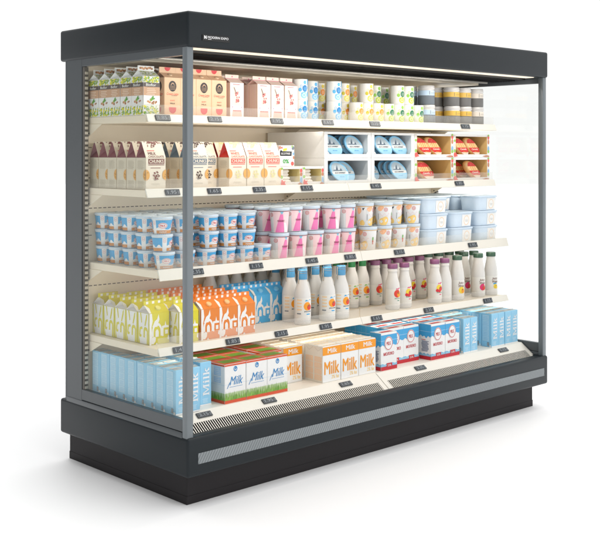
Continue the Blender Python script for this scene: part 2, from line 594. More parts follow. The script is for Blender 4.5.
G0, G1 = 0.50, 0.945
for (x0, x1) in ((0.038, 1.248), (1.252, 2.462)):
    m = MB()
    slab(m, x0, x1, 0.0, G0, -0.004, 0.0, 'rail_white')
    slab(m, x0, x1, G1, 1.0, -0.004, 0.0, 'rail_white')
    slab(m, x0, x0 + 0.03, G0, G1, -0.004, 0.0, 'rail_white')
    slab(m, x1 - 0.03, x1, G0, G1, -0.004, 0.0, 'rail_white')
    m.box(x0, x1, 0.058, 0.0605, 0.262, 0.2744, 'rail_white')
    slab(m, x0, x1, G0 - 0.05, G1 + 0.03, -0.030, -0.027, 'dark_gap')
    pn = part('sloping_panel', m, deck)
    m = MB()
    n = 98
    p = (x1 - x0 - 0.06) / n
    for k in range(n):
        a = x0 + 0.03 + (k + 0.5) * p
        slab(m, a - p * 0.19, a + p * 0.19, G0, G1, -0.0016, -0.0005, 'rail_white')
    part('air_grille', m, pn)
# dark cheeks beside the deck
for (x0, x1) in ((0.012, 0.036), (2.464, 2.488)):
    m = MB()
    m.add([(x, y, z) for x in (x0, x1) for (y, z) in ((0.045, 0.235), (0.045, 0.262), (0.150, 0.345), (0.80, 0.345), (0.80, 0.235))],
          [(0, 1, 2, 3, 4), (9, 8, 7, 6, 5), (0, 5, 6, 1), (1, 6, 7, 2), (2, 7, 8, 3), (3, 8, 9, 4), (4, 9, 5, 0)], 'frame_grey')
    part('end_cheek', m, base)

# shelves: (front y, top z, rail bottom z)
SH = [(0.334, 1.565, 1.537, 1.570), (0.339, 1.250, 1.220, 1.256), (0.251, 0.917, 0.879, 0.924), (0.250, 0.594, 0.568, 0.600)]
for yf, zt, zb, zr in SH:
    m = MB()
    m.box(0.040, 2.460, yf + 0.006, 0.7985, zt - 0.030, zt, 'cream_steel', bev=0.0015)
    shelf = part('shelf', m)
    for x0, x1 in ((0.0385, 1.249), (1.251, 2.462)):
        m = MB()
        # tilted ticket rail with a small return at top and bottom
        sec = [(yf + 0.005, zr - 0.002), (yf, zr), (yf - 0.014, zb), (yf - 0.010, zb - 0.002), (yf + 0.0055, zr - 0.010)]
        P = [(x, y, z) for x in (x0, x1) for y, z in sec]
        k = len(sec)
        m.add(P, [tuple(range(k)), tuple(reversed(range(k, 2 * k)))] + [(i, i + k, (i + 1) % k + k, (i + 1) % k) for i in range(k)], 'rail_white')
        part('price_rail', m, shelf)
        m = MB(); m.box(x0 + 0.004, x1 - 0.004, yf + 0.0062, yf + 0.0085, zr - 0.004, zr + 0.040, 'lip_clear')
        part('acrylic_lip', m, shelf)
    for x in (0.0385, 1.248, 2.4585):
        m = MB()
        sec = [(0.7988, zt - 0.0305), (0.672, zt - 0.0305), (0.7988, zt - 0.092)]
        P = [(x + dx, y, z) for dx in (0, 0.003) for y, z in sec]
        m.add(P, [(0, 1, 2), (5, 4, 3), (0, 3, 4, 1), (1, 4, 5, 2), (2, 5, 3, 0)], 'cream_steel')
        m.box(x - 0.0012, x + 0.0042, 0.776, 0.783, zt - 0.075, zt - 0.068, 'screw_dark')
        part('bracket', m, shelf)

# price tags
TAGS = [('top shelf', 0.326, 1.554, [(0.074, 0.157), (0.356, 0.435), (0.72, 0.807), (1.056, 1.138), (1.389, 1.479), (2.136, 2.217)]),
        ('second shelf', 0.331, 1.238, [(0.129, 0.208), (0.36, 0.433), (0.62, 0.699), (0.921, 1.0), (1.409, 1.484), (2.089, 2.17)]),
        ('third shelf', 0.243, 0.902, [(0.189, 0.268), (0.526, 0.603), (0.869, 0.947), (1.129, 1.205), (1.487, 1.566), (2.095, 2.174)]),
        ('fourth shelf', 0.241, 0.584, [(0.104, 0.183), (0.388, 0.467), (0.673, 0.753), (0.958, 1.038), (1.315, 1.395), (1.716, 1.798), (2.228, 2.308)]),
        ('bottom deck', 0, 0, [(0.142, 0.221), (0.502, 0.578), (0.978, 1.059), (1.513, 1.598), (2.206, 2.307)])]
PRICES = ['1.85', '2.15', '1.95', '1.65', '2.35', '1.15', '1.45']
for si, (sn, y, z, xs) in enumerate(TAGS):
    for i, (a, b) in enumerate(xs):
        m = MB()
        w = 0.076; h = 0.026
        txt = PRICES[(i + 2 * si) % 7]
        m.box(-w / 2, w / 2, -0.0045, 0.0, -h / 2, h / 2, 'tag_grey', bev=0.001)
        F = F_front(-w / 2, -0.0045, -h / 2)
        m.text(F, txt, 0.034, 0.013, 0.046, 'tag_ink', 1, h=0.016, bold=0.015)
        m.lines(F, 0.064, 0.073, 0.005, 0.021, 3, 'tag_ink', 1, 0.4, seed=i)
        me_ = m.mesh('price_tag')
        if sn == 'bottom deck':
            p = sl((a + b) / 2, 0.24, 0.0015)
            rx = -radians(54)
        else:
            p = ((a + b) / 2, y - 0.001, z)
            rx = -math.atan2(0.014, 0.034)
        o = link('price_tag', me_, None, p)
        o.rotation_euler = (rx, 0, 0)
        tag(o, 'small dark grey price tag on the %s rail, %s from left' % (sn, ORD[i]), 'price tag', 'price tags on the shelf rails')

# ================================================================== products
ZS1, ZS2, ZS3, ZS4, ZD = 1.5652, 1.2502, 0.9172, 0.5942, 0.3402

R_ = random.Random(11)

def carton_body(w, d, h, m, bev=0.0016):
    mb = MB()
    mb.box(-w / 2, w / 2, -d / 2, d / 2, 0, h, m, bev=bev)
    return mb, F_front(-w / 2, -d / 2, 0), F_left(-w / 2, d / 2, 0), F_right(w / 2, -d / 2, 0), F_top(-w / 2, -d / 2, h)

def slab_word(mb, F, s0, t0, size, m, lay=2):
    """'Milk' in heavy slab serifs, turned to read upwards: letters run along t, size is the cap height along -s"""
    H = size
    def R(a, b, c, d):      # a..b along the word, c..d across (0 baseline .. 1 cap)
        mb.rect(F, s0 + H * (1 - d), s0 + H * (1 - c), t0 + a * H, t0 + b * H, m, lay)
    def Pn(pts):
        mb.poly(F, [(s0 + H * (1 - y), t0 + x * H) for x, y in pts], m, lay)
    # M
    R(0.0, 0.42, 0, 0.10); R(0.98, 1.42, 0, 0.10); R(0.0, 0.36, 0.90, 1.0); R(1.06, 1.42, 0.90, 1.0)
    R(0.10, 0.30, 0.10, 0.90); R(1.10, 1.32, 0.10, 0.90)
    lay += 0.1
    Pn([(0.30, 0.90), (0.36, 1.0), (0.76, 0.22), (0.64, 0.06)]); Pn([(1.06, 1.0), (1.10, 0.80), (0.76, 0.06), (0.66, 0.10)])
    # i
    R(1.52, 1.92, 0, 0.10); R(1.62, 1.84, 0.10, 0.70); R(1.54, 1.64, 0.60, 0.70); R(1.62, 1.84, 0.80, 1.0)
    # l
    R(2.02, 2.42, 0, 0.10); R(2.12, 2.34, 0.10, 1.0); R(2.03, 2.14, 0.90, 1.0)
    # k
    R(2.52, 2.92, 0, 0.10); R(2.62, 2.84, 0.10, 1.0); R(2.53, 2.64, 0.90, 1.0); R(3.02, 3.40, 0.60, 0.70); R(3.06, 3.46, 0, 0.10)
    Pn([(2.84, 0.36), (3.10, 0.62), (3.28, 0.62), (2.96, 0.30)]); Pn([(2.90, 0.40), (3.02, 0.46), (3.40, 0.08), (3.14, 0.08)])

# ---- tall pale blue carton
w, d, h = 0.060, 0.068, 0.183
mb, Ff, Fl, Fr, Ft = carton_body(w, d, h, 'milk_blue')
for k in range(5):
    mb.rect(Fl, 0.008, d - 0.018, 0.032 + k * 0.029, 0.032 + k * 0.029 + 0.027, 'milk_blue_pale')
    mb.lines(Fl, 0.010, d - 0.020, 0.036 + k * 0.029, 0.056 + k * 0.029, 5, 'milk_blue', 2, 0.35, seed=k)
mb.rect(Fl, d - 0.030, d - 0.016, 0.006, 0.026, 'code_grey')
mb.lines(Fl, d - 0.029, d - 0.017, 0.007, 0.025, 7, 'milk_white', 2, 0.3, seed=3)
mb.rect(Fl, d - 0.015, d - 0.003, 0.0, 0.012, 'milk_white')
mb.text(Fl, 'v', d - 0.024, 0.172, 0.008, 'fold_blue', 1)
slab_word(mb, Ff, 0.014, 0.042, 0.034, 'milk_white')
mb.lines(Ff, 0.012, 0.046, 0.012, 0.032, 4, 'milk_blue_pale', 1, 0.5, seed=5)
mb.rect(Ff, 0.0, w, 0.0, 0.006, 'milk_white')
for k in range(2):
    mb.rect(Ft, 0.002, w - 0.002, 0.010 + k * 0.030, 0.022 + k * 0.030, 'fold_cream')
mb.rect(Ft, 0.004, 0.03, 0.026, 0.036, 'fold_blue')
mb.box(-w / 2, w / 2, -0.003, 0.001, h + 0.0005, h + 0.0025, 'fold_cream')
proto('blue', 'milk_carton', mb)

# ---- meadow carton
w, d, h = 0.1195, 0.095, 0.166
mb, Ff, Fl, Fr, Ft = carton_body(w, d, h, 'paper')
for F, ww, sd in ((Ff, w, 1), (Fl, d, 2), (Fr, d, 3)):
    mb.rect(F, 0, ww, 0, 0.013, 'brick_red', 3)
    mb.rect(F, 0, ww, h - 0.008, h - 0.001, 'brick_red', 2)
    mb.rect(F, 0, ww, 0.012, 0.044, 'grass_pale', 1)
    rr = random.Random(sd)
    for k in range(int(ww / 0.0022)):
        x = k * 0.0022 + rr.uniform(0, 0.002)
        hh = rr.uniform(0.026, 0.040) if k % 3 else rr.uniform(0.016, 0.026)
        wd = rr.uniform(0.0016, 0.0032)
        mb.poly(F, [(max(0, x - wd), 0.013), (min(ww, x + wd), 0.013), (min(ww, max(0, x + rr.uniform(-0.004, 0.004))), 0.013 + hh)], ['grass_a', 'grass_b', 'grass_c'][k % 3], 2)
mb.ring(Ff, w * 0.5, 0.143, 0.0105, 0.0115, 0.0042, 'script_blue', 1)
mb.poly(Ff, [(w * 0.5 - 0.004, 0.143), (w * 0.5, 0.152), (w * 0.5 + 0.005, 0.147), (w * 0.5, 0.138)], 'script_blue', 2)
mb.text(Ff, 'Milk', w * 0.54, 0.094, 0.074, 'script_blue', 2, h=0.036, bold=0.004, shear=0.35)
mb.poly(Ff, [(0.012, 0.062), (0.016, 0.064), (0.030, 0.088), (0.026, 0.088)], 'script_blue', 2)
mb.rect(Ff, 0.026, 0.100, 0.067, 0.0685, 'script_blue', 1)
mb.rect(Ff, 0.0, w, 0.080, 0.0808, 'pale_line', 1)
mb.rect(Fl, 0.024, 0.070, 0.116, 0.154, 'panel_ice'); mb.rect(Fl, 0.024, 0.070, 0.086, 0.110, 'panel_ice')
mb.lines(Fl, 0.028, 0.066, 0.090, 0.150, 8, 'paper', 2, 0.3, seed=4)
mb.rect(Fl, 0, d, 0.078, 0.0788, 'pale_line')
mb.rect(Ft, 0.0015, w - 0.0015, 0.0015, d - 0.0015, 'brick_red', 1)
mb.rect(Ft, 0.014, w - 0.004, 0.022, d - 0.018, 'leaf_green', 2)
mb.lines(Ft, 0.018, w - 0.01, 0.026, d - 0.022, 4, 'grass_b', 3, 0.4, seed=2)
proto('meadow', 'milk_carton', mb)

# ---- amber carton
w, d, h = 0.1185, 0.060, 0.168
mb, Ff, Fl, Fr, Ft = carton_body(w, d, h, 'paper')
mb.rect(Ff, 0, w, h - 0.042, h - 0.004, 'amber', 1)
mb.text(Ff, 'Milk', w * 0.53, h - 0.0225, 0.062, 'paper', 2, h=0.022, bold=0.02)
mb.text(Ff, 'Milk', w * 0.5, 0.066, 0.098, 'amber', 2, h=0.060, bold=0.018)
mb.text(Ff, '2% fat', w * 0.70, 0.022, 0.050, 'amber_pale', 1, h=0.017, bold=0.01)
mb.rect(Fl, 0, d, 0, h - 0.002, 'cream_paper', 1)
for k in range(4):
    mb.rect(Fl, 0.006, d - 0.006, 0.010 + k * 0.028, 0.035 + k * 0.028, 'peach_text', 2)
    mb.lines(Fl, 0.008, d - 0.008, 0.012 + k * 0.028, 0.034 + k * 0.028, 5, 'cream_paper', 3, 0.3, seed=k)
mb.poly(Fl, [(0.006, h - 0.006), (0.030, h - 0.022), (0.054, h - 0.006), (0.054, h - 0.0075), (0.030, h - 0.0235), (0.006, h - 0.0075)], 'fold_cream', 2)
mb.rect(Ft, 0.002, w - 0.002, 0.002, d - 0.002, 'cream_paper', 1)
for k in range(5):
    mb.rect(Ft, 0.010 + k * 0.020, 0.025 + k * 0.020, 0.008, 0.013, 'amber_pale', 2)
    mb.rect(Ft, 0.012 + k * 0.020, 0.022 + k * 0.020, 0.044, 0.048, 'amber_pale', 2)
mb.box(-w / 2, w / 2, 0.004, 0.008, h + 0.0005, h + 0.003, 'cream_paper')
proto('amber', 'milk_carton', mb)

# ---- sea-blue and red carton
w, d, h = 0.117, 0.075, 0.183
mb, Ff, Fl, Fr, Ft = carton_body(w, d, h, 'paper')
for F, ww in ((Ff, w), (Fl, d)):
    n = 14
    top = [(ww * k / n, 0.118 + 0.005 * sin(k * 1.35) + 0.003 * sin(k * 0.6)) for k in range(n + 1)]
    for k in range(n):
        mb.poly(F, [top[k], top[k + 1], (ww * (k + 1) / n, h - 0.010), (ww * k / n, h - 0.010)], 'sea_blue', 1)
        mb.rect(F, ww * (k + 0.2) / n, ww * (k + 0.7) / n, 0.144, 0.1465, 'sea_dot', 2)
        mb.poly(F, [(ww * k / n, 0.018), (ww * (k + 1) / n, 0.018), (ww * (k + 1) / n, 0.030 + 0.003 * sin((k + 1) * 1.4)), (ww * k / n, 0.030 + 0.003 * sin(k * 1.4))], 'sea_pale', 1)
        mb.rect(F, ww * (k + 0.2) / n, ww * (k + 0.7) / n, 0.022, 0.0245, 'paper', 2)
    mb.rect(F, 0, ww, 0, 0.018, 'ruby', 2)
mb.rect(Fl, 0.0, d, h - 0.010, h - 0.001, 'sea_blue', 1)
mb.oval(Ff, w * 0.46, 0.130, 0.030, 0.034, 'paper', 3)
mb.ring(Ff, w * 0.46, 0.130, 0.028, 0.032, 0.0028, 'ruby', 4)
mb.text(Ff, 'MILK', w * 0.46, 0.130, 0.032, 'ruby', 4, h=0.018, bold=0.02)
mb.text(Ff, 'МОЛОКО', w * 0.48, 0.079, 0.076, 'ruby', 2, h=0.016, bold=0.03)
mb.rect(Ff, w * 0.5 - 0.019, w * 0.5 + 0.022, 0.012, 0.033, 'ruby', 3)
mb.text(Ff, '2.5%', w * 0.51, 0.0225, 0.027, 'paper', 4, h=0.010, bold=0.02)
mb.lines(Fl, 0.012, d - 0.012, 0.042, 0.098, 11, 'ink_navy', 2, 0.5, seed=8)
mb.rect(Fl, 0.012, 0.040, 0.100, 0.103, 'ruby', 2)
mb.rect(Ft, 0.002, w - 0.002, 0.002, d - 0.002, 'paper', 1)
mb.rect(Ft, 0.018, w - 0.018, 0.010, 0.034, 'ruby', 2)
mb.rect(Ft, 0.002, w - 0.002, d - 0.022, d - 0.002, 'sea_blue', 2)
mb.box(-w / 2, w / 2, 0.004, 0.009, h + 0.0005, h + 0.003, 'paper')
proto('sea', 'milk_carton', mb)

# ---- gable-top cartons
def gable(w, d, hs, hr, hc, m, gus, ridge='x'):
    mb = MB()
    mb.box(-w / 2, w / 2, -d / 2, d / 2, 0, hs, m, bev=0.0014)
    a, b = w / 2, d / 2
    e = 0.0022
    A = (-a, -b, hs - 0.0008); B = (a, -b, hs - 0.0008); C = (a, b, hs - 0.0008); Dd = (-a, b, hs - 0.0008)
    mb.quad(A, B, (a, -e, hr), (-a, -e, hr), m)
    mb.quad(C, Dd, (-a, e, hr), (a, e, hr), m)
    for sx, p0, p1 in ((-1, Dd, A), (1, B, C)):
        I = (sx * (a - 0.022), 0, hs + 0.55 * (hr - hs))
        r0 = (sx * a, -e, hr); r1 = (sx * a, e, hr)
        mb.add([p0, p1, I, r0 if sx < 0 else r1, r1 if sx < 0 else r0], [(0, 1, 2), (1, 3, 2), (0, 2, 4)], gus)
    if hc > hr:
        mb.box(-a, a, -e, e, hr - 0.001, hc, m, bev=0.0006)
    return mb, F_front(-a, -b, 0), F_left(-a, b, 0), F_right(a, -b, 0), F_quad(A, B, (a, -e, hr), (-a, -e, hr), w, 1.0), F_front(-a, -e, 0)

def juice(key, c, cap):
    w, d, hs, hr, hc = 0.103, 0.087, 0.134, 0.164, 0.182
    mb, Ff, Fl, Fr, Fs, Fc = gable(w, d, hs, hr, hc, c, 'gusset')
    P = lambda F, W_, pts, m_, l=1: mb.poly(F, [(x * W_, y * hs) for x, y in pts], m_, l)
    Wt = 'juice_white'
    # front: white band on the left edge, flame, arch letter, gate letter with dome, fruit blob
    P(Ff, w, [(0.0, 0.0), (0.10, 0.0), (0.15, 0.30), (0.10, 0.55), (0.16, 0.75), (0.12, 0.99), (0.0, 0.99)], Wt)
    P(Ff, w, [(0.14, 0.56), (0.26, 0.74), (0.38, 0.80), (0.46, 0.96), (0.50, 0.78), (0.44, 0.68), (0.40, 0.56)], Wt)
    def arch(F, W_, cx, cy, ro, ri, leg, l=1):
        n = 10
        for k in range(n):
            t0, t1 = pi * k / n, pi * (k + 1) / n
            mb.poly(F, [((cx + ro * cos(t0)) * W_, (cy + ro * 1.05 * sin(t0)) * hs), ((cx + ro * cos(t1)) * W_, (cy + ro * 1.05 * sin(t1)) * hs),
                        ((cx + ri * cos(t1)) * W_, (cy + ri * 1.05 * sin(t1)) * hs), ((cx + ri * cos(t0)) * W_, (cy + ri * 1.05 * sin(t0)) * hs)], Wt, l)
        mb.rect(F, (cx - ro) * W_, (cx - ri) * W_, (cy - leg) * hs, cy * hs, Wt, l)
        mb.rect(F, (cx + ri) * W_, (cx + ro) * W_, (cy - leg) * hs, cy * hs, Wt, l)
    P(Ff, w, [(0.30, 0.24), (0.46, 0.24), (0.46, 0.40), (0.42, 0.47), (0.36, 0.48), (0.30, 0.42)], Wt)
    arch(Ff, w, 0.38, 0.42, 0.25, 0.17, 0.16)
    P(Ff, w, [(0.62, 0.24), (0.70, 0.24), (0.70, 0.50), (0.96, 0.50), (0.96, 0.56), (0.84, 0.58), (0.80, 0.72), (0.76, 0.58), (0.62, 0.56)], Wt)
    P(Ff, w, [(0.78, 0.30), (0.92, 0.30), (0.92, 0.43), (0.78, 0.43)], Wt)
    P(Ff, w, [(0.90, 0.14), (0.98, 0.10), (0.98, 0.24), (0.93, 0.26)], Wt)
    P(Ff, w, [(0.06, 0.04), (0.20, 0.02), (0.30, 0.10), (0.32, 0.22), (0.22, 0.26), (0.12, 0.22)], Wt)
    P(Ff, w, [(0.30, 0.0), (0.36, 0.06), (0.42, 0.0)], Wt)
    # left: mostly white with coloured strokes
    mb.rect(Fl, 0.002, d - 0.001, 0.002, hs - 0.002, Wt, 1)
    Q = lambda pts: P(Fl, d, pts, c, 2)
    Q([(0.0, 0.02), (0.10, 0.02), (0.12, 0.40), (0.08, 0.98), (0.0, 0.98)])
    Q([(0.22, 0.98), (0.34, 0.66), (0.40, 0.70), (0.32, 0.98)])
    Q([(0.60, 0.60), (0.74, 0.92), (0.84, 0.98), (0.80, 0.80), (0.68, 0.58)])
    Q([(0.14, 0.30), (0.20, 0.52), (0.40, 0.56), (0.44, 0.48), (0.28, 0.46), (0.24, 0.32), (0.36, 0.28), (0.32, 0.22), (0.18, 0.22)])
    Q([(0.52, 0.22), (0.52, 0.46), (0.62, 0.56), (0.80, 0.54), (0.90, 0.44), (0.90, 0.02), (0.80, 0.02), (0.80, 0.42), (0.72, 0.46), (0.64, 0.44), (0.62, 0.22)])
    Q([(0.10, 0.02), (0.22, 0.02), (0.16, 0.20)])
    Q([(0.92, 0.02), (0.99, 0.02), (0.99, 0.98), (0.94, 0.98)])
    # crest dots
    for k in range(3):
        mb.rect(Fc, w * (0.10 + 0.30 * k), w * (0.22 + 0.30 * k), hr + 0.004, hc - 0.003, Wt, 1)
    mb.poly(Fs, [(0.0, 0.02), (0.10 * w, 0.02), (0.16 * w, 0.60), (0.06 * w, 0.98), (0.0, 0.98)], Wt, 1)
    cp = MB()
    cp.lathe([(cap, [(0.0125, 0.0), (0.0125, 0.007)]), (cap, [(0.0125, 0.007), (0.011, 0.0085)])], n=20)
    cp.disc(0.011, 0.0085, cap, n=20)
    ang = math.atan2(hr - hs, d / 2)
    cy, cz = -d * 0.27, hs + (hr - hs) * 0.46
    cp.v = [(x + 0.004, cy + y * cos(ang) - z * sin(ang), cz + y * sin(ang) + z * cos(ang)) for x, y, z in cp.v]
    proto(key, 'juice_carton', mb, [('screw_cap', cp)])
juice('lime', 'lime', 'cap_lime')
juice('tang', 'tangerine', 'cap_tangerine')
juice('azure', 'azure', 'cap_azure')

# ---- flowered nut-drink carton
w, d, hs, hr, hc = 0.083, 0.084, 0.166, 0.190, 0.212
mb, Ff, Fl, Fr, Fs, Fc = gable(w, d, hs, hr, hc, 'paper', 'paper')
def floral_face(F, ww, sd):
    rr = random.Random(sd)
    for t0, t1 in ((0.002, 0.042), (hs - 0.032, hs - 0.001)):
        for k in range(54):
            x = rr.uniform(0.004, ww - 0.004); y = rr.uniform(t0 + 0.003, t1 - 0.003)
            q = rr.random()
            if q < 0.42:
                mb.oval(F, x, y, rr.uniform(0.0035, 0.006), rr.uniform(0.0035, 0.0055), 'petal', 1, n=7)
            else:
                mb.oval(F, x, y, rr.uniform(0.0015, 0.0028), rr.uniform(0.004, 0.006), 'sprig' if q < 0.8 else 'leaf', 2, n=6, rot=rr.uniform(0, 3))
    mb.rect(F, 0, ww, 0.120, 0.138, 'floral_dark', 3)
    mb.text(F, 'Bioflor', ww * 0.46, 0.129, ww * 0.62, 'paper', 4, h=0.011, bold=0.015)
    mb.rect(F, 0, ww, 0.084, 0.120, 'tan', 3)
    mb.lines(F, ww * 0.16, ww * 0.80, 0.088, 0.117, 4, 'tan_text', 4, 0.45, seed=sd)
    mb.rect(F, 0, ww, 0.046, 0.084, 'paper', 3)
    for k in range(9):
        mb.oval(F, ww * 0.5 + rr.uniform(-0.026, 0.024), 0.054 + rr.uniform(-0.004, 0.008), rr.uniform(0.004, 0.007), rr.uniform(0.003, 0.005), ['nut', 'nut_dark', 'tan'][k % 3], 4 + (k % 2), n=8, rot=rr.uniform(0, 2))
    mb.oval(F, ww * 0.46, 0.066, 0.007, 0.006, 'sprig', 6, n=8)
    mb.oval(F, ww * 0.54, 0.073, 0.005, 0.011, 'leaf', 6, n=8, rot=-0.5)
    mb.oval(F, ww * 0.62, 0.070, 0.003, 0.007, 'leaf', 6, n=8, rot=-1.1)
floral_face(Ff, w, 1); floral_face(Fl, d, 2)
rr = random.Random(4)
for k in range(64):
    mb.oval(Fs, rr.uniform(0.006, w - 0.006), rr.uniform(0.1, 0.9), 0.003, 0.07, rr.choice(['petal', 'sprig', 'sprig', 'paper']), 1, n=6)
for k in range(8):
    mb.oval(Fc, w * (0.15 + 0.1 * k), hr + 0.011 + rr.uniform(-0.003, 0.003), 0.006, 0.005, rr.choice(['nut', 'nut_dark']), 1, n=8)
proto('floral', 'nut_drink_carton', mb)

# ---- kraft carton
w, d, hs, hr, hc = 0.085, 0.080, 0.166, 0.188, 0.212
mb, Ff, Fl, Fr, Fs, Fc = gable(w, d, hs, hr, hc, 'kraft', 'kraft_dark')
def half_disc(F, cx, t, r, up, m_, lay=1):
    n = 12
    mb.poly(F, [(cx + r * cos(pi * k / n), t + (1 if up else -1) * r * sin(pi * k / n)) for k in range(n + 1)], m_, lay)
def kraft_face(F, ww):
    mb.oval(F, ww * 0.5, 0.128, 0.0205, 0.0235, 'logo_black', 1)
    for k in range(4):
        mb.rect(F, ww * 0.5 - 0.014, ww * 0.5 + 0.014, 0.114 + k * 0.006, 0.1152 + k * 0.006, 'kraft_dark', 2)
    mb.oval(F, ww * 0.5, 0.136, 0.008, 0.007, 'kraft_dark', 3, n=10); mb.oval(F, ww * 0.5, 0.134, 0.006, 0.005, 'logo_black', 4, n=10)
    mb.text(F, 'Cream Latte', ww * 0.5, 0.095, ww * 0.72, 'red_script', 1, h=0.011, shear=0.3)
    mb.rect(F, ww * 0.42, ww * 0.78, 0.0865, 0.0878, 'logo_black', 1)
    mb.text(F, 'SOFT', ww * 0.5, 0.066, ww * 0.30, 'red_script', 1, h=0.006, bold=0.01)
    mb.text(F, 'MILK', ww * 0.5, 0.054, ww * 0.32, 'logo_black', 1, h=0.006, bold=0.01)
    mb.rect(F, ww * 0.28, ww * 0.72, 0.029, 0.037, 'red_disc', 1)
    half_disc(F, ww * 0.5, 0.0292, ww * 0.22, False, 'red_disc')
kraft_face(Ff, w); kraft_face(Fl, d)
half_disc(Fc, w * 0.5, hc - 0.001, 0.016, False, 'red_disc')
kb = MB()
kb.lathe([('kraft_knob', [(0.010, 0.0), (0.010, 0.004), (0.008, 0.0055)])], n=18); kb.disc(0.008, 0.0055, 'kraft_knob', n=18)
ang = math.atan2(hr - hs, d / 2); cy, cz = -d * 0.26, hs + (hr - hs) * 0.48
kb.v = [(x, cy + y * cos(ang) - z * sin(ang), cz + y * sin(ang) + z * cos(ang)) for x, y, z in kb.v]
proto('kraft', 'coffee_carton', mb, [('screw_cap', kb)])

# ---- blush smoothie carton
w, d, hs, hr, hc = 0.079, 0.074, 0.160, 0.180, 0.198
mb, Ff, Fl, Fr, Fs, Fc = gable(w, d, hs, hr, hc, 'blush', 'blush_deep')
mb.rect(Ff, 0.0, w, 0.0, hs - 0.001, 'paper', 1)
mb.rect(Ff, 0.007, w - 0.007, 0.056, hs - 0.012, 'blush', 2)
mb.lines(Ff, 0.014, w - 0.014, hs - 0.010, hs - 0.004, 1, 'drink_rose', 2, 0.5)
cx = w * 0.5
mb.poly(Ff, [(cx - 0.016, 0.108), (cx + 0.018, 0.108), (cx + 0.013, 0.068), (cx - 0.011, 0.068)], 'drink_cream', 3)
rr = random.Random(9)
for k in range(20):
    yy = rr.uniform(0.072, 0.116)
    mb.oval(Ff, cx + 0.001 + rr.uniform(-0.012, 0.013) * (0.75 + 5 * (yy - 0.07)), yy, rr.uniform(0.0032, 0.0055), rr.uniform(0.0032, 0.0055), rr.choice(['drink_rose', 'drink_brown', 'drink_rose', 'drink_cream', 'blush_deep']), 4 + k % 2, n=8)
mb.poly(Ff, [(cx - 0.021, 0.138), (cx - 0.0185, 0.139), (cx - 0.004, 0.110), (cx - 0.0065, 0.109)], 'logo_black', 6)
mb.lines(Ff, 0.016, w - 0.016, 0.046, 0.056, 3, 'pale_line', 2, 0.4, seed=4)
mb.oval(Ff, 0.012, 0.049, 0.003, 0.002, 'rose_dot', 2, n=8); mb.oval(Ff, w - 0.012, 0.049, 0.003, 0.002, 'rose_dot', 2, n=8)
mb.poly(Ff, [(0.014, 0.036), (w - 0.014, 0.036), (w - 0.010, 0.0), (0.010, 0.0)], 'blush_deep', 2)
mb.rect(Ff, 0.015, w - 0.015, 0.030, 0.035, 'drink_rose', 3)
for k in range(6):
    mb.rect(Fl, 0.004 + k * 0.0115, 0.011 + k * 0.0115, 0.002, hs - 0.004, 'blush_side' if k % 2 else 'blush_deep', 1)
mb.oval(Fc, w * 0.5, (hr + hc) / 2, 0.0035, 0.0035, 'rose_dot', 1, n=10)
mb.rect(Fc, 0.0, w, hr, hr + 0.0015, 'rose_dot', 1)
proto('blush', 'smoothie_carton', mb)

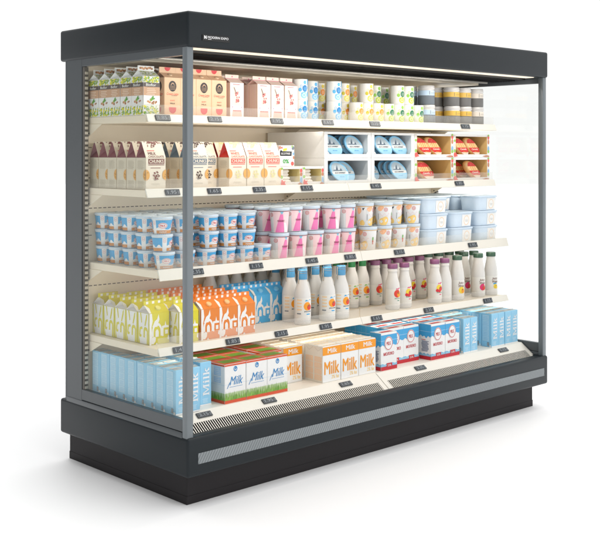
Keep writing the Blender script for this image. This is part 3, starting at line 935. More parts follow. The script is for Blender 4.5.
# ---- cookie bags
def cookie_bag(key, gcol, heap, words, tcol):
    w, d, hs, hr = 0.103, 0.072, 0.137, 0.205
    mb, Ff, Fl, Fr, Fs, Fc = gable(w, d, hs, hr, hr, 'bag_cream', gcol)
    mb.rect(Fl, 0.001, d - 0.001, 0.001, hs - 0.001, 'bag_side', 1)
    for a, b, sd in ((0.006, 0.040, 1), (0.088, 0.126, 2)):
        mb.lines(Fl, 0.008, d - 0.012, a, b, 8, 'bag_line', 2, 0.45, seed=sd)
    mb.rect(Fl, 0.006, d - 0.006, 0.083, 0.0838, 'bag_cream', 2)
    # shoulder line down the edge
    mb.rect(Fl, d - 0.0012, d, 0.0, hs, 'bag_line', 2)
    def cookie(F, x, y, r, clip0, clip1, sd):
        rr = random.Random(sd); n = 20
        pts = [(min(clip1, max(clip0, x + r * cos(2 * pi * k / n))), y + r * 1.12 * sin(2 * pi * k / n)) for k in range(n)]
        mb.poly(F, pts, 'cookie', 3)
        for k in range(9):
            a = rr.uniform(0, 6.28); q = rr.uniform(0, 0.8) * r
            px = x + q * cos(a)
            if clip0 + 0.002 < px < clip1 - 0.002:
                mb.oval(F, px, y + q * sin(a), 0.0016, 0.0022, 'chip' if key != 'white' else 'cookie_pale', 4, n=6)
    cookie(Fl, d + 0.002, 0.062, 0.021, 0.0, d, 1)
    cookie(Ff, -0.002, 0.062, 0.021, 0.0, w, 1)
    cookie(Ff, w + 0.002, 0.062, 0.021, 0.0, w, 2)
    rr = random.Random(5)
    for k in range(40):
        a = rr.uniform(0, 6.28); q = (rr.random() ** 0.5) * 0.017
        mb.oval(Ff, w * 0.5 + q * cos(a), 0.060 + q * 1.1 * sin(a), rr.uniform(0.002, 0.004), rr.uniform(0.002, 0.004), heap if k % 4 else ('bag_cream' if key == 'white' else 'bag_line'), 3 + k % 2, n=6, rot=rr.uniform(0, 3))
    # slope artwork: heap at the ridge, tiny name, first words
    for k in range(60):
        x = rr.gauss(w * 0.5, w * 0.17); y = 1.0 - abs(rr.gauss(0, 0.16))
        if 0.006 < x < w - 0.006 and 0.5 < y < 0.985:
            mb.oval(Fs, x, y, rr.uniform(0.002, 0.004), rr.uniform(0.026, 0.05), heap, 2 + k % 2, n=6)
    mb.rect(Fs, 0.014, 0.052, 0.40, 0.445, 'coral_text', 2)
    mb.text(Fs, words[0], 0.016 + 0.0165 * len(words[0]) / 2 * 0.62, 0.25, 0.0165 * len(words[0]) * 0.62, tcol, 2, h=0.17, bold=0.02)
    mb.text(Fs, words[1], w * 0.52, 0.06, w * 0.78, tcol, 2, h=0.12, bold=0.015)
    mb.rect(Ff, 0.012, w - 0.008, hs - 0.027, hs - 0.006, tcol, 1)
    mb.text(Ff, 'CHUNKS', w * 0.52, hs - 0.0165, w * 0.72, 'bag_cream', 2, h=0.015, bold=0.03)
    mb.rect(Ff, 0.012, w - 0.008, hs - 0.033, hs - 0.030, tcol, 1)
    mb.lines(Ff, 0.022, w - 0.016, hs - 0.046, hs - 0.041, 1, tcol, 1, 0.5)
    mb.lines(Ff, 0.024, w - 0.024, 0.020, 0.029, 2, 'bag_line', 1, 0.4, seed=3)
    # folded strip closing the top
    mb.box(-w / 2, w / 2, -0.0035, 0.0035, hr - 0.003, hr + 0.001, 'bag_cream')
    proto(key, 'cookie_bag', mb)
cookie_bag('plum', 'plum', 'cocoa', ('MILK', 'CHOCOLATE'), 'cocoa')
cookie_bag('slate', 'slate', 'cocoa_dark', ('DARK', 'CHOCOLATE'), 'slate')
cookie_bag('white', 'crimson', 'vanilla', ('WHITE', 'CHOCOLATE'), 'coral_text')

# ---- paper cups
def cup(key, c1, c2, c3, big, leaf_):
    r, h = 0.037, 0.0985
    mb = MB()
    mb.lathe([('cup_white', [(r - 0.0015, 0), (r, 0.0015), (r, h - 0.001)]), ('cup_white', [(r, h - 0.001), (r - 0.0012, h), (r - 0.003, h - 0.001)])])
    mb.disc(r - 0.003, h - 0.0012, 'cup_white')
    F = F_cone(r, r, h)
    mb.oval(F, -0.001, 0.053, 0.0145, 0.0165, c2, 2)
    mb.lines(F, -0.008, 0.008, 0.046, 0.060, 4, 'dot_pale' if key == 'cupb' else 'cup_white', 3, 0.25, seed=2)
    mb.oval(F, -0.006, 0.021, 0.0175, 0.0165, big, 1); mb.ring(F, -0.006, 0.021, 0.009, 0.009, 0.0022, 'cup_white', 2)
    mb.oval(F, -0.001, 0.082, 0.0085, 0.0095, c1, 1); mb.oval(F, -0.026, 0.047, 0.0085, 0.0095, c3, 1)
    mb.ring(F, -0.021, 0.064, 0.006, 0.0065, 0.002, c1 if key == 'cupb' else big, 1)
    mb.oval(F, 0.022, 0.026, 0.008, 0.013, leaf_, 1); mb.oval(F, 0.023, 0.086, 0.008, 0.014, leaf_, 1); mb.oval(F, 0.026, 0.058, 0.007, 0.008, c3, 1)
    mb.oval(F, -0.018, 0.030, 0.003, 0.003, c1, 1, n=8); mb.oval(F, 0.014, 0.072, 0.003, 0.003, c1, 1, n=8)
    mb.oval(F, 0.060, 0.05, 0.012, 0.014, c1, 1); mb.oval(F, 0.085, 0.03, 0.010, 0.012, big, 1)
    proto(key, 'dessert_cup', mb)
cup('cupb', 'dot_blue', 'dot_deep', 'dot_blue', 'dot_pale', 'dot_blue')
cup('cupo', 'dot_yellow', 'dot_orange', 'dot_olive', 'dot_lemon', 'dot_olive')
cup('cupg', 'dot_green', 'dot_forest', 'dot_green', 'dot_lime', 'dot_green')

# ---- jars
def jar(key, body, band):
    r, h = 0.0455, 0.104
    mb = MB()
    mb.lathe([(body, [(r - 0.003, 0), (r, 0.003), (r, 0.050)]), (band, [(r - 0.0003, 0.050), (r - 0.0003, 0.077)]), ('jar_lid', [(r - 0.002, 0.077), (r - 0.003, 0.084)])])
    F = F_cone(r, r, h)
    mb.rect(F, -0.022, -0.0195, 0.054, 0.073, 'jar_mark', 1)
    mb.rect(F, -0.014, 0.018, 0.063, 0.0642, 'jar_mark', 1, 6)
    mb.rect(F, -0.014, 0.012, 0.057, 0.0578, 'jar_mark', 1, 6)
    ld = MB()
    ld.lathe([('jar_lid', [(r - 0.003, 0.083), (r + 0.0006, 0.0845), (r + 0.0006, 0.090)]), ('jar_lid', [(r - 0.0012, 0.0905), (r - 0.0012, 0.101), (r - 0.003, 0.104)])])
    ld.disc(r - 0.003, 0.104, 'jar_lid')
    proto(key, 'spread_jar', mb, [('lid', ld)])
jar('jarg', 'jar_grey', 'jar_gold'); jar('jarb', 'jar_steel', 'jar_ice'); jar('jarw', 'jar_grey', 'jar_bone')

# ---- round tubs
def lid_mb(r, z, t, m, dash=True):
    ld = MB()
    ld.lathe([(m, [(r - 0.0015, z), (r, z + 0.001), (r, z + t - 0.0025), (r - 0.0015, z + t)]), (m, [(r - 0.0015, z + t), (r - 0.006, z + t), (r - 0.0075, z + t - 0.0015)])], n=32)
    ld.disc(r - 0.0075, z + t - 0.0015, m, n=32)
    if dash:
        for k in range(16):
            a = 2 * pi * k / 16
            F = F_cone(r, r, t, z)
            ld.rect(F, r * a - 0.003, r * a + 0.003, t * 0.38, t * 0.56, 'panel_ice', 1)
    return ld
r0, r1, h = 0.0355, 0.0435, 0.063
mb = MB()
mb.lathe([('tub_white', [(r0 - 0.002, 0), (r0, 0.0015), (r0 + (r1 - r0) * 0.98, h)])], n=32)
mb.disc(r0 - 0.002, 0, 'tub_white', n=32, up=False)
F = F_cone(r0, r1, h)
rm = (r0 + r1) / 2
for s0, s1 in ((-0.022, 0.094), (-0.094, -0.042)):
    n = 12
    for k in range(n):
        a, b = s0 + (s1 - s0) * k / n, s0 + (s1 - s0) * (k + 1) / n
        f0, f1 = 0.026 + 0.006 * sin(k * 0.9), 0.026 + 0.006 * sin((k + 1) * 0.9)
        mb.poly(F, [(a, f0), (b, f1), (b, h - 0.003), (a, h - 0.003)], 'tub_blue', 1)
        mb.rect(F, a, b, 0.004, 0.017, 'tub_brown', 1)
        mb.rect(F, a + 0.001, a + 0.006, 0.001, 0.003, 'sea_blue', 1)
for s0 in (0.007, 0.066):
    mb.oval(F, s0, 0.037, 0.0195, 0.0125, 'tub_white', 2)
    mb.ring(F, s0, 0.037, 0.0175, 0.0105, 0.0016, 'tub_red', 3)
    mb.text(F, 'MILK', s0, 0.037, 0.022, 'tub_red', 3, h=0.008, bold=0.03)
    mb.text(F, 'PREMIUM', s0 + 0.001, 0.0105, 0.032, 'tub_white', 2, h=0.006, bold=0.02)
mb.ring(F, -0.032, 0.052, 0.006, 0.005, 0.0014, 'tub_pink', 1); mb.ring(F, -0.032, 0.044, 0.006, 0.0045, 0.0014, 'tub_pink', 1)
proto('tub', 'yogurt_tub', mb, [('lid', lid_mb(0.0465, 0.0625, 0.0115, 'lid_ice'))])

r0, r1, h = 0.0375, 0.0455, 0.103
def tall_tub():
    mb = MB()
    mb.lathe([('tub_white', [(r0 - 0.002, 0), (r0, 0.0015), (r1, h)])], n=32)
    mb.disc(r0 - 0.002, 0, 'tub_white', n=32, up=False)
    return mb, F_cone(r0, r1, h)
mb, F = tall_tub()
mb.rect(F, -0.034, 0.052, 0.002, h - 0.002, 'pink_pale', 1, 10)
mb.rect(F, -0.130, -0.075, 0.002, h - 0.002, 'pink_pale', 1, 8)
mb.patch(F, (-0.026, 0.003), (0.020, 0.003), (0.011, h - 0.016), (-0.001, h - 0.016), 'hot_pink', 2, 8, 5)
mb.poly(F, [(-0.003, h - 0.004), (0.013, h - 0.004), (0.006, h - 0.018)], 'sky_tip', 3)
mb.patch(F, (0.021, 0.003), (0.044, 0.003), (0.028, 0.048), (0.0165, 0.048), 'tub_white', 2, 5, 3)
mb.text(F, 'YOGURT', 0.002, 0.056, 0.034, 'maroon', 4, h=0.0085, bold=0.03)
mb.rect(F, -0.140, 0.140, h - 0.0035, h, 'maroon', 3, 24)
mb.ring(F, -0.043, 0.084, 0.0085, 0.0095, 0.0016, 'tub_red', 3); mb.ring(F, -0.043, 0.084, 0.004, 0.0045, 0.0014, 'tub_red', 3)
mb.rect(F, -0.058, -0.046, 0.008, 0.072, 'label_grey', 2, 3)
mb.rect(F, 0.056, 0.062, 0.030, 0.050, 'nutri_red', 2); mb.rect(F, 0.056, 0.062, 0.051, 0.066, 'nutri_green', 2)
proto('pink', 'yogurt_cup', mb, [('lid', lid_mb(0.0485, 0.1025, 0.0155, 'lid_ice'))])

mb, F = tall_tub()
def blob(F, sc, tc, a, b, m_, lay, sd):
    rr = random.Random(sd); n = 16
    ph = [rr.uniform(0, 6.28) for _ in range(3)]
    pts = []
    for k in range(n):
        t = 2 * pi * k / n
        q = 1 + 0.16 * sin(2 * t + ph[0]) + 0.10 * sin(3 * t + ph[1])
        pts.append((sc + a * q * cos(t), min(h - 0.004, max(0.003, tc + b * q * sin(t)))))
    mb.add([F(sc, tc, lay * LAY)] + [F(x, y, lay * LAY) for x, y in pts], [(0, 1 + k, 1 + (k + 1) % n) for k in range(n)], m_)
blob(F, 0.004, 0.022, 0.022, 0.026, 'yt_gold', 2, 1); blob(F, -0.012, 0.088, 0.016, 0.012, 'yt_peach', 2, 2)
blob(F, -0.052, 0.018, 0.012, 0.016, 'yt_gold', 2, 3); blob(F, -0.066, 0.080, 0.010, 0.020, 'yt_peach', 2, 4)
mb.poly(F, [(-0.050, 0.092), (-0.038, 0.094), (-0.046, 0.080)], 'yt_black', 3)
mb.rect(F, -0.032, -0.018, 0.010, 0.085, 'label_grey', 1, 3)
mb.rect(F, -0.0265, -0.0245, 0.030, 0.062, 'yt_black', 2)
mb.ring(F, 0.014, 0.082, 0.009, 0.010, 0.0016, 'tub_red', 3); mb.ring(F, 0.014, 0.082, 0.0045, 0.005, 0.0014, 'tub_red', 3)
for k in range(9):
    a = -0.02 + 0.006 * k; mb.poly(F, [(a, 0.055 + 0.008 * sin(k * 1.7)), (a + 0.006, 0.055 + 0.008 * sin(k * 1.7 + 1.7)), (a + 0.006, 0.0562 + 0.008 * sin(k * 1.7 + 1.7)), (a, 0.0562 + 0.008 * sin(k * 1.7))], 'tub_pink', 3)
mb.rect(F, 0.052, 0.058, 0.030, 0.050, 'nutri_red', 2); mb.rect(F, 0.052, 0.058, 0.051, 0.066, 'nutri_green', 2)
mb.rect(F, -0.140, 0.140, h - 0.0035, h, 'yt_rim', 3, 24)
proto('gold', 'yogurt_cup', mb, [('lid', lid_mb(0.0485, 0.1025, 0.0155, 'lid_ice'))])

# ---- pale blue ice-cream boxes (rounded rectangle, tapering, wide lid)
def rrect(w, d, r, z, n=5):
    pts = []
    for cx, cy, a0 in ((w / 2 - r, -d / 2 + r, -pi / 2), (w / 2 - r, d / 2 - r, 0), (-w / 2 + r, d / 2 - r, pi / 2), (-w / 2 + r, -d / 2 + r, pi)):
        for k in range(n + 1):
            a = a0 + (pi / 2) * k / n
            pts.append((cx + r * cos(a), cy + r * sin(a), z))
    return pts
def loft(mb, loops, m, cap_top=True, cap_bot=True):
    n = len(loops[0]); P = [p for l in loops for p in l]; fs = []
    for i in range(len(loops) - 1):
        for k in range(n):
            k2 = (k + 1) % n
            fs.append((i * n + k, i * n + k2, (i + 1) * n + k2, (i + 1) * n + k))
    mb.add(P, fs, m, smooth=True)
    if cap_top: mb.add(loops[-1], [tuple(range(n))], m)
    if cap_bot: mb.add(loops[0], [tuple(reversed(range(n)))], m)
mb = MB()
w, d, h = 0.196, 0.140, 0.072
loft(mb, [rrect(w - 0.016, d - 0.016, 0.03, 0.0), rrect(w - 0.014, d - 0.014, 0.032, 0.002), rrect(w - 0.004, d - 0.004, 0.034, h)], 'ice_tub')
F = F_quad((-0.010, -d / 2 + 0.0062, 0.005), (0.068, -d / 2 + 0.0062, 0.005), (0.068, -d / 2 + 0.0021, h - 0.004), (-0.010, -d / 2 + 0.0021, h - 0.004), 0.078, h - 0.009)
mb.rect(F, 0, 0.078, 0, h - 0.009, 'label_white', 1)
mb.ring(F, 0.039, 0.031, 0.023, 0.026, 0.0024, 'label_ring', 2)
mb.text(F, 'Creamy', 0.039, 0.032, 0.026, 'script_grey', 2, h=0.006, shear=0.2)
mb.rect(F, 0.030, 0.050, 0.025, 0.0262, 'script_grey', 2)
ld = MB()
loft(ld, [rrect(w - 0.002, d - 0.002, 0.036, h), rrect(w + 0.006, d + 0.006, 0.038, h + 0.001), rrect(w + 0.006, d + 0.006, 0.038, h + 0.008), rrect(w + 0.002, d + 0.002, 0.036, h + 0.0105), rrect(w - 0.012, d - 0.012, 0.032, h + 0.0105), rrect(w - 0.018, d - 0.018, 0.03, h + 0.0085)], 'ice_lid')
for k in range(9):
    ld.rect(F_front(-w / 2, -d / 2 - 0.003, h), 0.045 + k * 0.012, 0.052 + k * 0.012, 0.004, 0.0055, 'ice_tub', 1)
proto('icebox', 'ice_cream_tub', mb, [('lid', ld)])

# ---- bottles
def label_part(prof, rref, draw, z0, z1, m_, s0=-0.07, s1=0.07):
    lb = MB()
    F = F_prof(prof, rref)
    lb.rect(F, s0, s1, z0, z1, m_, 1, 16)
    draw(lb, F)
    return lb

def fruit(lb, F, sc, tc, q, a, b, c=None):
    lb.oval(F, sc - 0.003 * q, tc + 0.001, 0.0125 * q, 0.0135 * q, a, 3, n=14)
    lb.oval(F, sc + 0.004 * q, tc - 0.004, 0.0085 * q, 0.009 * q, b, 4, n=12)
    lb.oval(F, sc + 0.001 * q, tc + 0.004, 0.003 * q, 0.0035 * q, 'nut_dark', 5, n=8)
    if c:
        lb.oval(F, sc - 0.012 * q, tc - 0.009 * q, 0.006 * q, 0.006 * q, c, 5, n=10); lb.oval(F, sc - 0.003 * q, tc - 0.011 * q, 0.006 * q, 0.006 * q, c, 5, n=10)

def swing_bottle(key, capm, leafm):
    prof = [(0.036, 0.0), (0.0395, 0.004), (0.040, 0.010), (0.040, 0.130), (0.0385, 0.150), (0.033, 0.172), (0.025, 0.196), (0.0205, 0.215), (0.0195, 0.236)]
    mb = MB()
    mb.lathe([('bottle_clear', prof[:3] + [(0.040, 0.024)]), ('bottle_milk', [(0.040, 0.024)] + prof[3:])], n=30)
    mb.disc(0.036, 0.0, 'bottle_clear', n=30, up=False)
    def draw(lb, F):
        s = -0.001
        lb.poly(F, [(s - 0.018, 0.112), (s - 0.010, 0.120), (s + 0.002, 0.116), (s + 0.014, 0.122), (s + 0.018, 0.117), (s + 0.004, 0.110), (s - 0.008, 0.113)], leafm, 2)
        fruit(lb, F, s + 0.001, 0.088, 1.5, 'fruit_orange', 'fruit_red')
        lb.text(F, 'SMOOTHIE', s, 0.064, 0.040, 'text_dark', 2, h=0.006, bold=0.03)
        lb.rect(F, s - 0.008, s + 0.012, 0.049, 0.054, leafm, 2, 3)
        for k in range(4):
            lb.rect(F, -0.056, -0.032, 0.070 + 0.015 * k, 0.076 + 0.015 * k, 'orange_pale', 2, 4)
        lb.rect(F, -0.056, -0.036, 0.052, 0.057, 'code_grey', 2, 3)
    lb = label_part(prof, 0.040, draw, 0.034, 0.128, 'label_paper', -0.066, 0.066)
    cp = MB()
    cp.lathe([(capm, [(0.0215, 0.213), (0.0228, 0.215), (0.0228, 0.257), (0.021, 0.260)])], n=26)
    cp.disc(0.021, 0.260, capm, n=26)
    wr = MB()
    wr.tube([(-0.0236, -0.004, 0.2435)] + [(0.0238 * sin(a), -0.0238 * cos(a), 0.2435) for a in [(-1.4 + 0.28 * k) for k in range(11)]], 0.0012, 'wire', 6)
    wr.tube([(0.0238 * sin(a), -0.0238 * cos(a), 0.2535) for a in [2 * pi * k / 20 for k in range(21)]], 0.0014, 'wire', 6)
    for sx in (-1, 1):
        wr.tube([(sx * 0.0240, 0, 0.2535), (sx * 0.026, 0.0, 0.244), (sx * 0.0275, -0.002, 0.225), (sx * 0.0295, -0.003, 0.203), (sx * 0.027, -0.002, 0.194)], 0.0022, 'wire_cream', 6)
    proto(key, 'smoothie_bottle', mb, [('label', lb), ('cap', cp), ('swing_clamp', wr)])
swing_bottle('swb', 'cap_blue', 'tag_blue'); swing_bottle('swg', 'cap_green', 'tag_green')

def plain_bottle(key, capm, prof, htop, draw, z0, z1, plain=False):
    mb = MB()
    mb.lathe([('bottle_clear', prof[:3] + [(prof[3][0], 0.022)]), ('bottle_milk', [(prof[3][0], 0.022)] + prof[3:])], n=30)
    mb.disc(prof[0][0], 0.0, 'bottle_clear', n=30, up=False)
    rt, zt = prof[-1]
    cp = MB()
    rc = rt + 0.0022
    cp.lathe([(capm, [(rc, zt - 0.002), (rc, zt + 0.020), (rc - 0.002, zt + 0.0225)])], n=28)
    cp.disc(rc - 0.002, zt + 0.0225, capm, n=28)
    for k in range(28):
        a = 2 * pi * k / 28
        F = F_cone(rc, rc, 0.02, zt)
        cp.rect(F, rc * a - 0.0008, rc * a + 0.0008, 0.0, 0.018, capm, 1)
    parts = [('cap', cp)]
    if not plain:
        parts.insert(0, ('label', label_part(prof, 0.0385, draw, z0, z1, 'label_paper', -0.075, 0.055)))
    proto(key, 'drink_bottle', mb, parts)
profv = [(0.034, 0.0), (0.0375, 0.004), (0.0385, 0.010), (0.0385, 0.112), (0.0372, 0.128), (0.032, 0.150), (0.0270, 0.168), (0.0245, 0.184), (0.0240, 0.196), (0.0262, 0.1975), (0.0262, 0.202), (0.0240, 0.2035), (0.0240, 0.214)]
def drawv(berry):
    def f(lb, F):
        s = -0.005
        lb.poly(F, [(s - 0.012, 0.104), (s - 0.006, 0.113), (s + 0.002, 0.110), (s + 0.012, 0.116), (s + 0.016, 0.112), (s + 0.006, 0.105), (s - 0.002, 0.108)], 'magenta_leaf', 2)
        if berry:
            fruit(lb, F, s + 0.002, 0.084, 1.4, 'fruit_yellow', 'fruit_red', 'berry')
        else:
            fruit(lb, F, s + 0.002, 0.084, 1.5, 'fruit_red', 'fruit_orange')
        lb.text(F, 'SMOOTHIE', s, 0.060, 0.036, 'text_green', 2, h=0.006, bold=0.03)
        lb.rect(F, s - 0.002, s + 0.012, 0.047, 0.051, 'magenta_leaf' if berry else 'text_green', 2, 3)
    return f
plain_bottle('plumf', 'cap_plum', profv, 0.236, drawv(False), 0.026, 0.108)
plain_bottle('plumb', 'cap_plum', profv, 0.236, drawv(True), 0.026, 0.108)
plain_bottle('plump', 'cap_plum', profv, 0.236, None, 0, 0, plain=True)
profg = [(0.034, 0.0), (0.0375, 0.004), (0.0385, 0.010), (0.0385, 0.118), (0.0375, 0.136), (0.0345, 0.160), (0.0300, 0.184), (0.0262, 0.204), (0.0248, 0.216), (0.0248, 0.223)]
def drawg(a, b, tagc=None):
    def f(lb, F):
        s = -0.008
        lb.text(F, 'Juicy', s - 0.004, 0.096, 0.036, 'script_brown', 2, h=0.016, bold=0.02, shear=0.2)
        lb.text(F, 'Water', s - 0.001, 0.080, 0.040, 'script_brown', 2, h=0.015, bold=0.02, shear=0.2)
        if tagc: lb.rect(F, s - 0.014, s + 0.008, 0.064, 0.072, tagc, 2, 4)
        fruit(lb, F, s + 0.002, 0.052 if tagc else 0.056, 1.0 if tagc else 1.4, a, b)
    return f
plain_bottle('forl', 'cap_forest', profg, 0.246, drawg('fruit_yellow', 'fruit_orange'), 0.034, 0.112)
plain_bottle('form', 'cap_forest', profg, 0.246, drawg('magenta_leaf', 'fruit_red'), 0.034, 0.112)
plain_bottle('fory', 'cap_forest', profg, 0.246, drawg('fruit_yellow', 'fruit_yellow', 'tag_blue'), 0.034, 0.112)

# ---- open-front dispensers
def open_box(w, h, d, t, outer, inner, rim_bot, bev=0.001):
    """box open towards the front, made of five boards"""
    mb = MB()
    mb.box(-w / 2, -w / 2 + t, 0, d, 0, h, {'left': outer, 'right': inner, 'all': outer}, bev=bev)
    mb.box(w / 2 - t, w / 2, 0, d, 0, h, {'left': inner, 'all': outer}, bev=bev)
    f = 0.008
    mb.box(-w / 2 + t, w / 2 - t, 0.0005, d, 0, f, {'top': inner, 'all': outer})
    mb.box(-w / 2 + t, w / 2 - t, 0.0005, d, h - f, h - 0.0005, {'bottom': inner, 'all': outer})
    mb.box(-w / 2 + t, w / 2 - t, d - t, d, f, h - f, inner)
    mb.box(-w / 2 + t, w / 2 - t, 0.0005, f, f, rim_bot, {'back': inner, 'all': outer})
    mb.box(-w / 2 + t, w / 2 - t, 0.0005, f, h - 0.012, h - f, {'back': inner, 'all': outer})
    return mb
mb = open_box(0.336, 0.1305, 0.42, 0.024, 'carton_white', 'carton_inside', 0.020)
for sx in (-1, 1):
    for zz in (0.0212, ):
        mb.poly(lambda s, t, o: (s, 0.0002 - o, t), [(sx * 0.144, zz), (sx * 0.144, zz + 0.012), (sx * 0.132, zz)] if sx > 0 else [(sx * 0.144, zz), (sx * 0.132, zz), (sx * 0.144, zz + 0.012)], 'carton_white', 1)
proto('whitebox', 'carton_dispenser', mb)
mb = open_box(0.330, 0.1305, 0.40, 0.020, 'carton_white', 'board_tan', 0.018)
F = F_front(-0.165, 0.0, 0.0)
for s0 in (0.0, 0.310):
    cols = [('cornflower', 0.045, 0.016), ('sprout', 0.030, 0.010), ('sienna', 0.085, 0.014), ('poppy', 0.110, 0.012), ('sprout', 0.122, 0.006)] if s0 else [('poppy', 0.012, 0.013), ('sprout', 0.034, 0.010), ('jar_bone', 0.060, 0.016), ('sprout', 0.090, 0.008), ('jar_bone', 0.112, 0.012)]
    for c, t, b in cols:
        mb.oval(F, s0 + 0.010, t + 0.004, 0.0085, b, c, 2, n=10)
mb.poly(F, [(0.004, 0.003), (0.040, 0.009), (0.030, 0.014), (0.018, 0.030), (0.004, 0.022)], 'poppy', 3)
mb.poly(F, [(0.326, 0.003), (0.326, 0.010), (0.300, 0.013), (0.262, 0.008), (0.290, 0.003)], 'sienna', 3)
proto('breadbox', 'carton_dispenser', mb)
mb = open_box(0.142, 0.092, 0.22, 0.017, 'carton_white', 'cream_inner', 0.018)
F = F_front(-0.071, 0.0, 0.0)
for s0 in (0.0, 0.125):
    for c, t, b in ([('cornflower', 0.026, 0.016), ('sienna', 0.054, 0.010), ('poppy', 0.072, 0.010)] if s0 else [('sprout', 0.042, 0.008), ('jar_bone', 0.064, 0.014), ('sprout', 0.082, 0.006)]):
        mb.oval(F, s0 + 0.0085, t, 0.0075, b, c, 2, n=10)
mb.poly(F, [(0.002, 0.004), (0.014, 0.001), (0.034, 0.006), (0.026, 0.014), (0.032, 0.024), (0.018, 0.022), (0.008, 0.032), (0.004, 0.020)], 'poppy', 3)
mb.poly(F, [(0.140, 0.002), (0.140, 0.010), (0.126, 0.016), (0.112, 0.008), (0.124, 0.002)], 'sienna', 3)
proto('tray', 'display_tray', mb)
# wrapped wafers in the trays
mb = MB()
loft(mb, [rrect(0.058, 0.10, 0.010, 0.0), rrect(0.068, 0.112, 0.014, 0.006), rrect(0.070, 0.114, 0.014, 0.010), rrect(0.060, 0.104, 0.012, 0.0165)], 'wafer')
proto('wafer', 'wrapped_wafer', mb)
# small closed box
mb, Ff, Fl, Fr, Ft = carton_body(0.100, 0.060, 0.100, 'carton_white')
mb.poly(Ff, [(0.006, 0.050), (0.080, 0.050), (0.082, 0.071), (0.020, 0.072), (0.014, 0.078), (0.006, 0.074)], 'black_label', 1)
mb.text(Ff, 'ECOTREE', 0.043, 0.061, 0.058, 'carton_white', 2, h=0.009, bold=0.02)
mb.poly(Ff, [(0.026, 0.072), (0.050, 0.076), (0.050, 0.088), (0.026, 0.084)], 'tag_yellow', 2)
mb.text(Ff, '0%', 0.044, 0.024, 0.040, 'eco_green', 1, h=0.020, bold=0.04)
for s, t, a, c in ((0.006, 0.090, 0.009, 'sienna'), (0.090, 0.088, 0.010, 'code_grey'), (0.094, 0.042, 0.008, 'sienna'), (0.093, 0.060, 0.007, 'cornflower'), (0.086, 0.013, 0.010, 'poppy'), (0.084, 0.095, 0.005, 'sprout'), (0.018, 0.089, 0.005, 'poppy')):
    mb.oval(Ff, s, t, min(a, 0.0995 - s, s), a, c, 1, n=10)
proto('smallbox', 'food_box', mb)

# ---- oval cheese tub, standing on edge and leaning: local x,z is the face, y the thickness
def ellipse(a, b, y, n=36, rot=radians(-30)):
    out = []
    for k in range(n):
        t = 2 * pi * k / n
        x, z = a * cos(t), b * sin(t)
        out.append((x * cos(rot) - z * sin(rot), y, x * sin(rot) + z * cos(rot)))
    return out
def eface(a, b, rot=radians(-30)):
    def F(s, t, o): return (s, -o, t)
    return F
def clip_ellipse(a, b, t0, t1, rot=radians(-30), n=72):
    """part of the turned ellipse between two horizontal lines"""
    pts = [(a * cos(2 * pi * k / n) * cos(rot) - b * sin(2 * pi * k / n) * sin(rot), a * cos(2 * pi * k / n) * sin(rot) + b * sin(2 * pi * k / n) * cos(rot)) for k in range(n)]
    def clip(P, f):
        out = []
        for i, p in enumerate(P):
            q = P[(i + 1) % len(P)]
            fp, fq = f(p), f(q)
            if fp >= 0: out.append(p)
            if (fp >= 0) != (fq >= 0):
                k = fp / (fp - fq); out.append((p[0] + (q[0] - p[0]) * k, p[1] + (q[1] - p[1]) * k))
        return out
    return clip(clip(pts, lambda p: p[1] - t0), lambda p: t1 - p[1])
A1, B1 = 0.0755, 0.0445
mb = MB()
def eloft(mb, secs, m_):
    loops = [ellipse(a, b, y) for a, b, y in secs]
    n = len(loops[0]); fs = []
    for i in range(len(loops) - 1):
        for k in range(n):
            k2 = (k + 1) % n
            fs.append((i * n + k, (i + 1) * n + k, (i + 1) * n + k2, i * n + k2))
    mb.add([p for l in loops for p in l], fs, m_, smooth=True)
    mb.add(loops[-1], [tuple(range(n))], m_)
    mb.add(loops[0], [tuple(range(n))], m_)
eloft(mb, [(A1 - 0.006, B1 - 0.006, 0.004), (A1 - 0.008, B1 - 0.008, 0.018), (A1 - 0.014, B1 - 0.014, 0.026)], 'cheese_rim')
lp = MB()
eloft(lp, [(A1 - 0.003, B1 - 0.003, 0.0), (A1, B1, 0.0015), (A1, B1, 0.005), (A1 - 0.003, B1 - 0.003, 0.006)], 'cheese_rim')
F = eface(0, 0)
a2, b2 = A1 - 0.011, B1 - 0.009
lp.poly(F, clip_ellipse(A1 - 0.004, B1 - 0.004, -0.09, -0.012), 'cheese_sky', 1)
lp.poly(F, clip_ellipse(a2, b2, 0.002, 0.09), 'cheese_grey', 1)
lp.poly(F, clip_ellipse(A1 - 0.006, B1 - 0.006, -0.012, 0.002), 'label_paper', 2)
lp.text(F, 'BLUE CAMEMBERT', 0.002, -0.005, 0.074, 'cheese_ink', 3, h=0.007, bold=0.03)
lp.text(F, 'soft cream', 0.014, -0.024, 0.032, 'sea_blue', 2, h=0.006, bold=0.02)
for k, (x, z, hh) in enumerate(((-0.040, 0.012, 0.020), (-0.026, 0.010, 0.026), (-0.012, 0.008, 0.022), (0.002, 0.006, 0.014))):
    lp.poly(F, [(x, z), (x + 0.011, z), (x + 0.0055, z + hh)], 'cheese_ink' if k % 2 else 'carton_inside', 2)
lp.rect(F, -0.046, 0.016, 0.006, 0.009, 'cheese_ink', 2)
proto('cheese', 'cheese_tub', mb, [('lid', lp)])

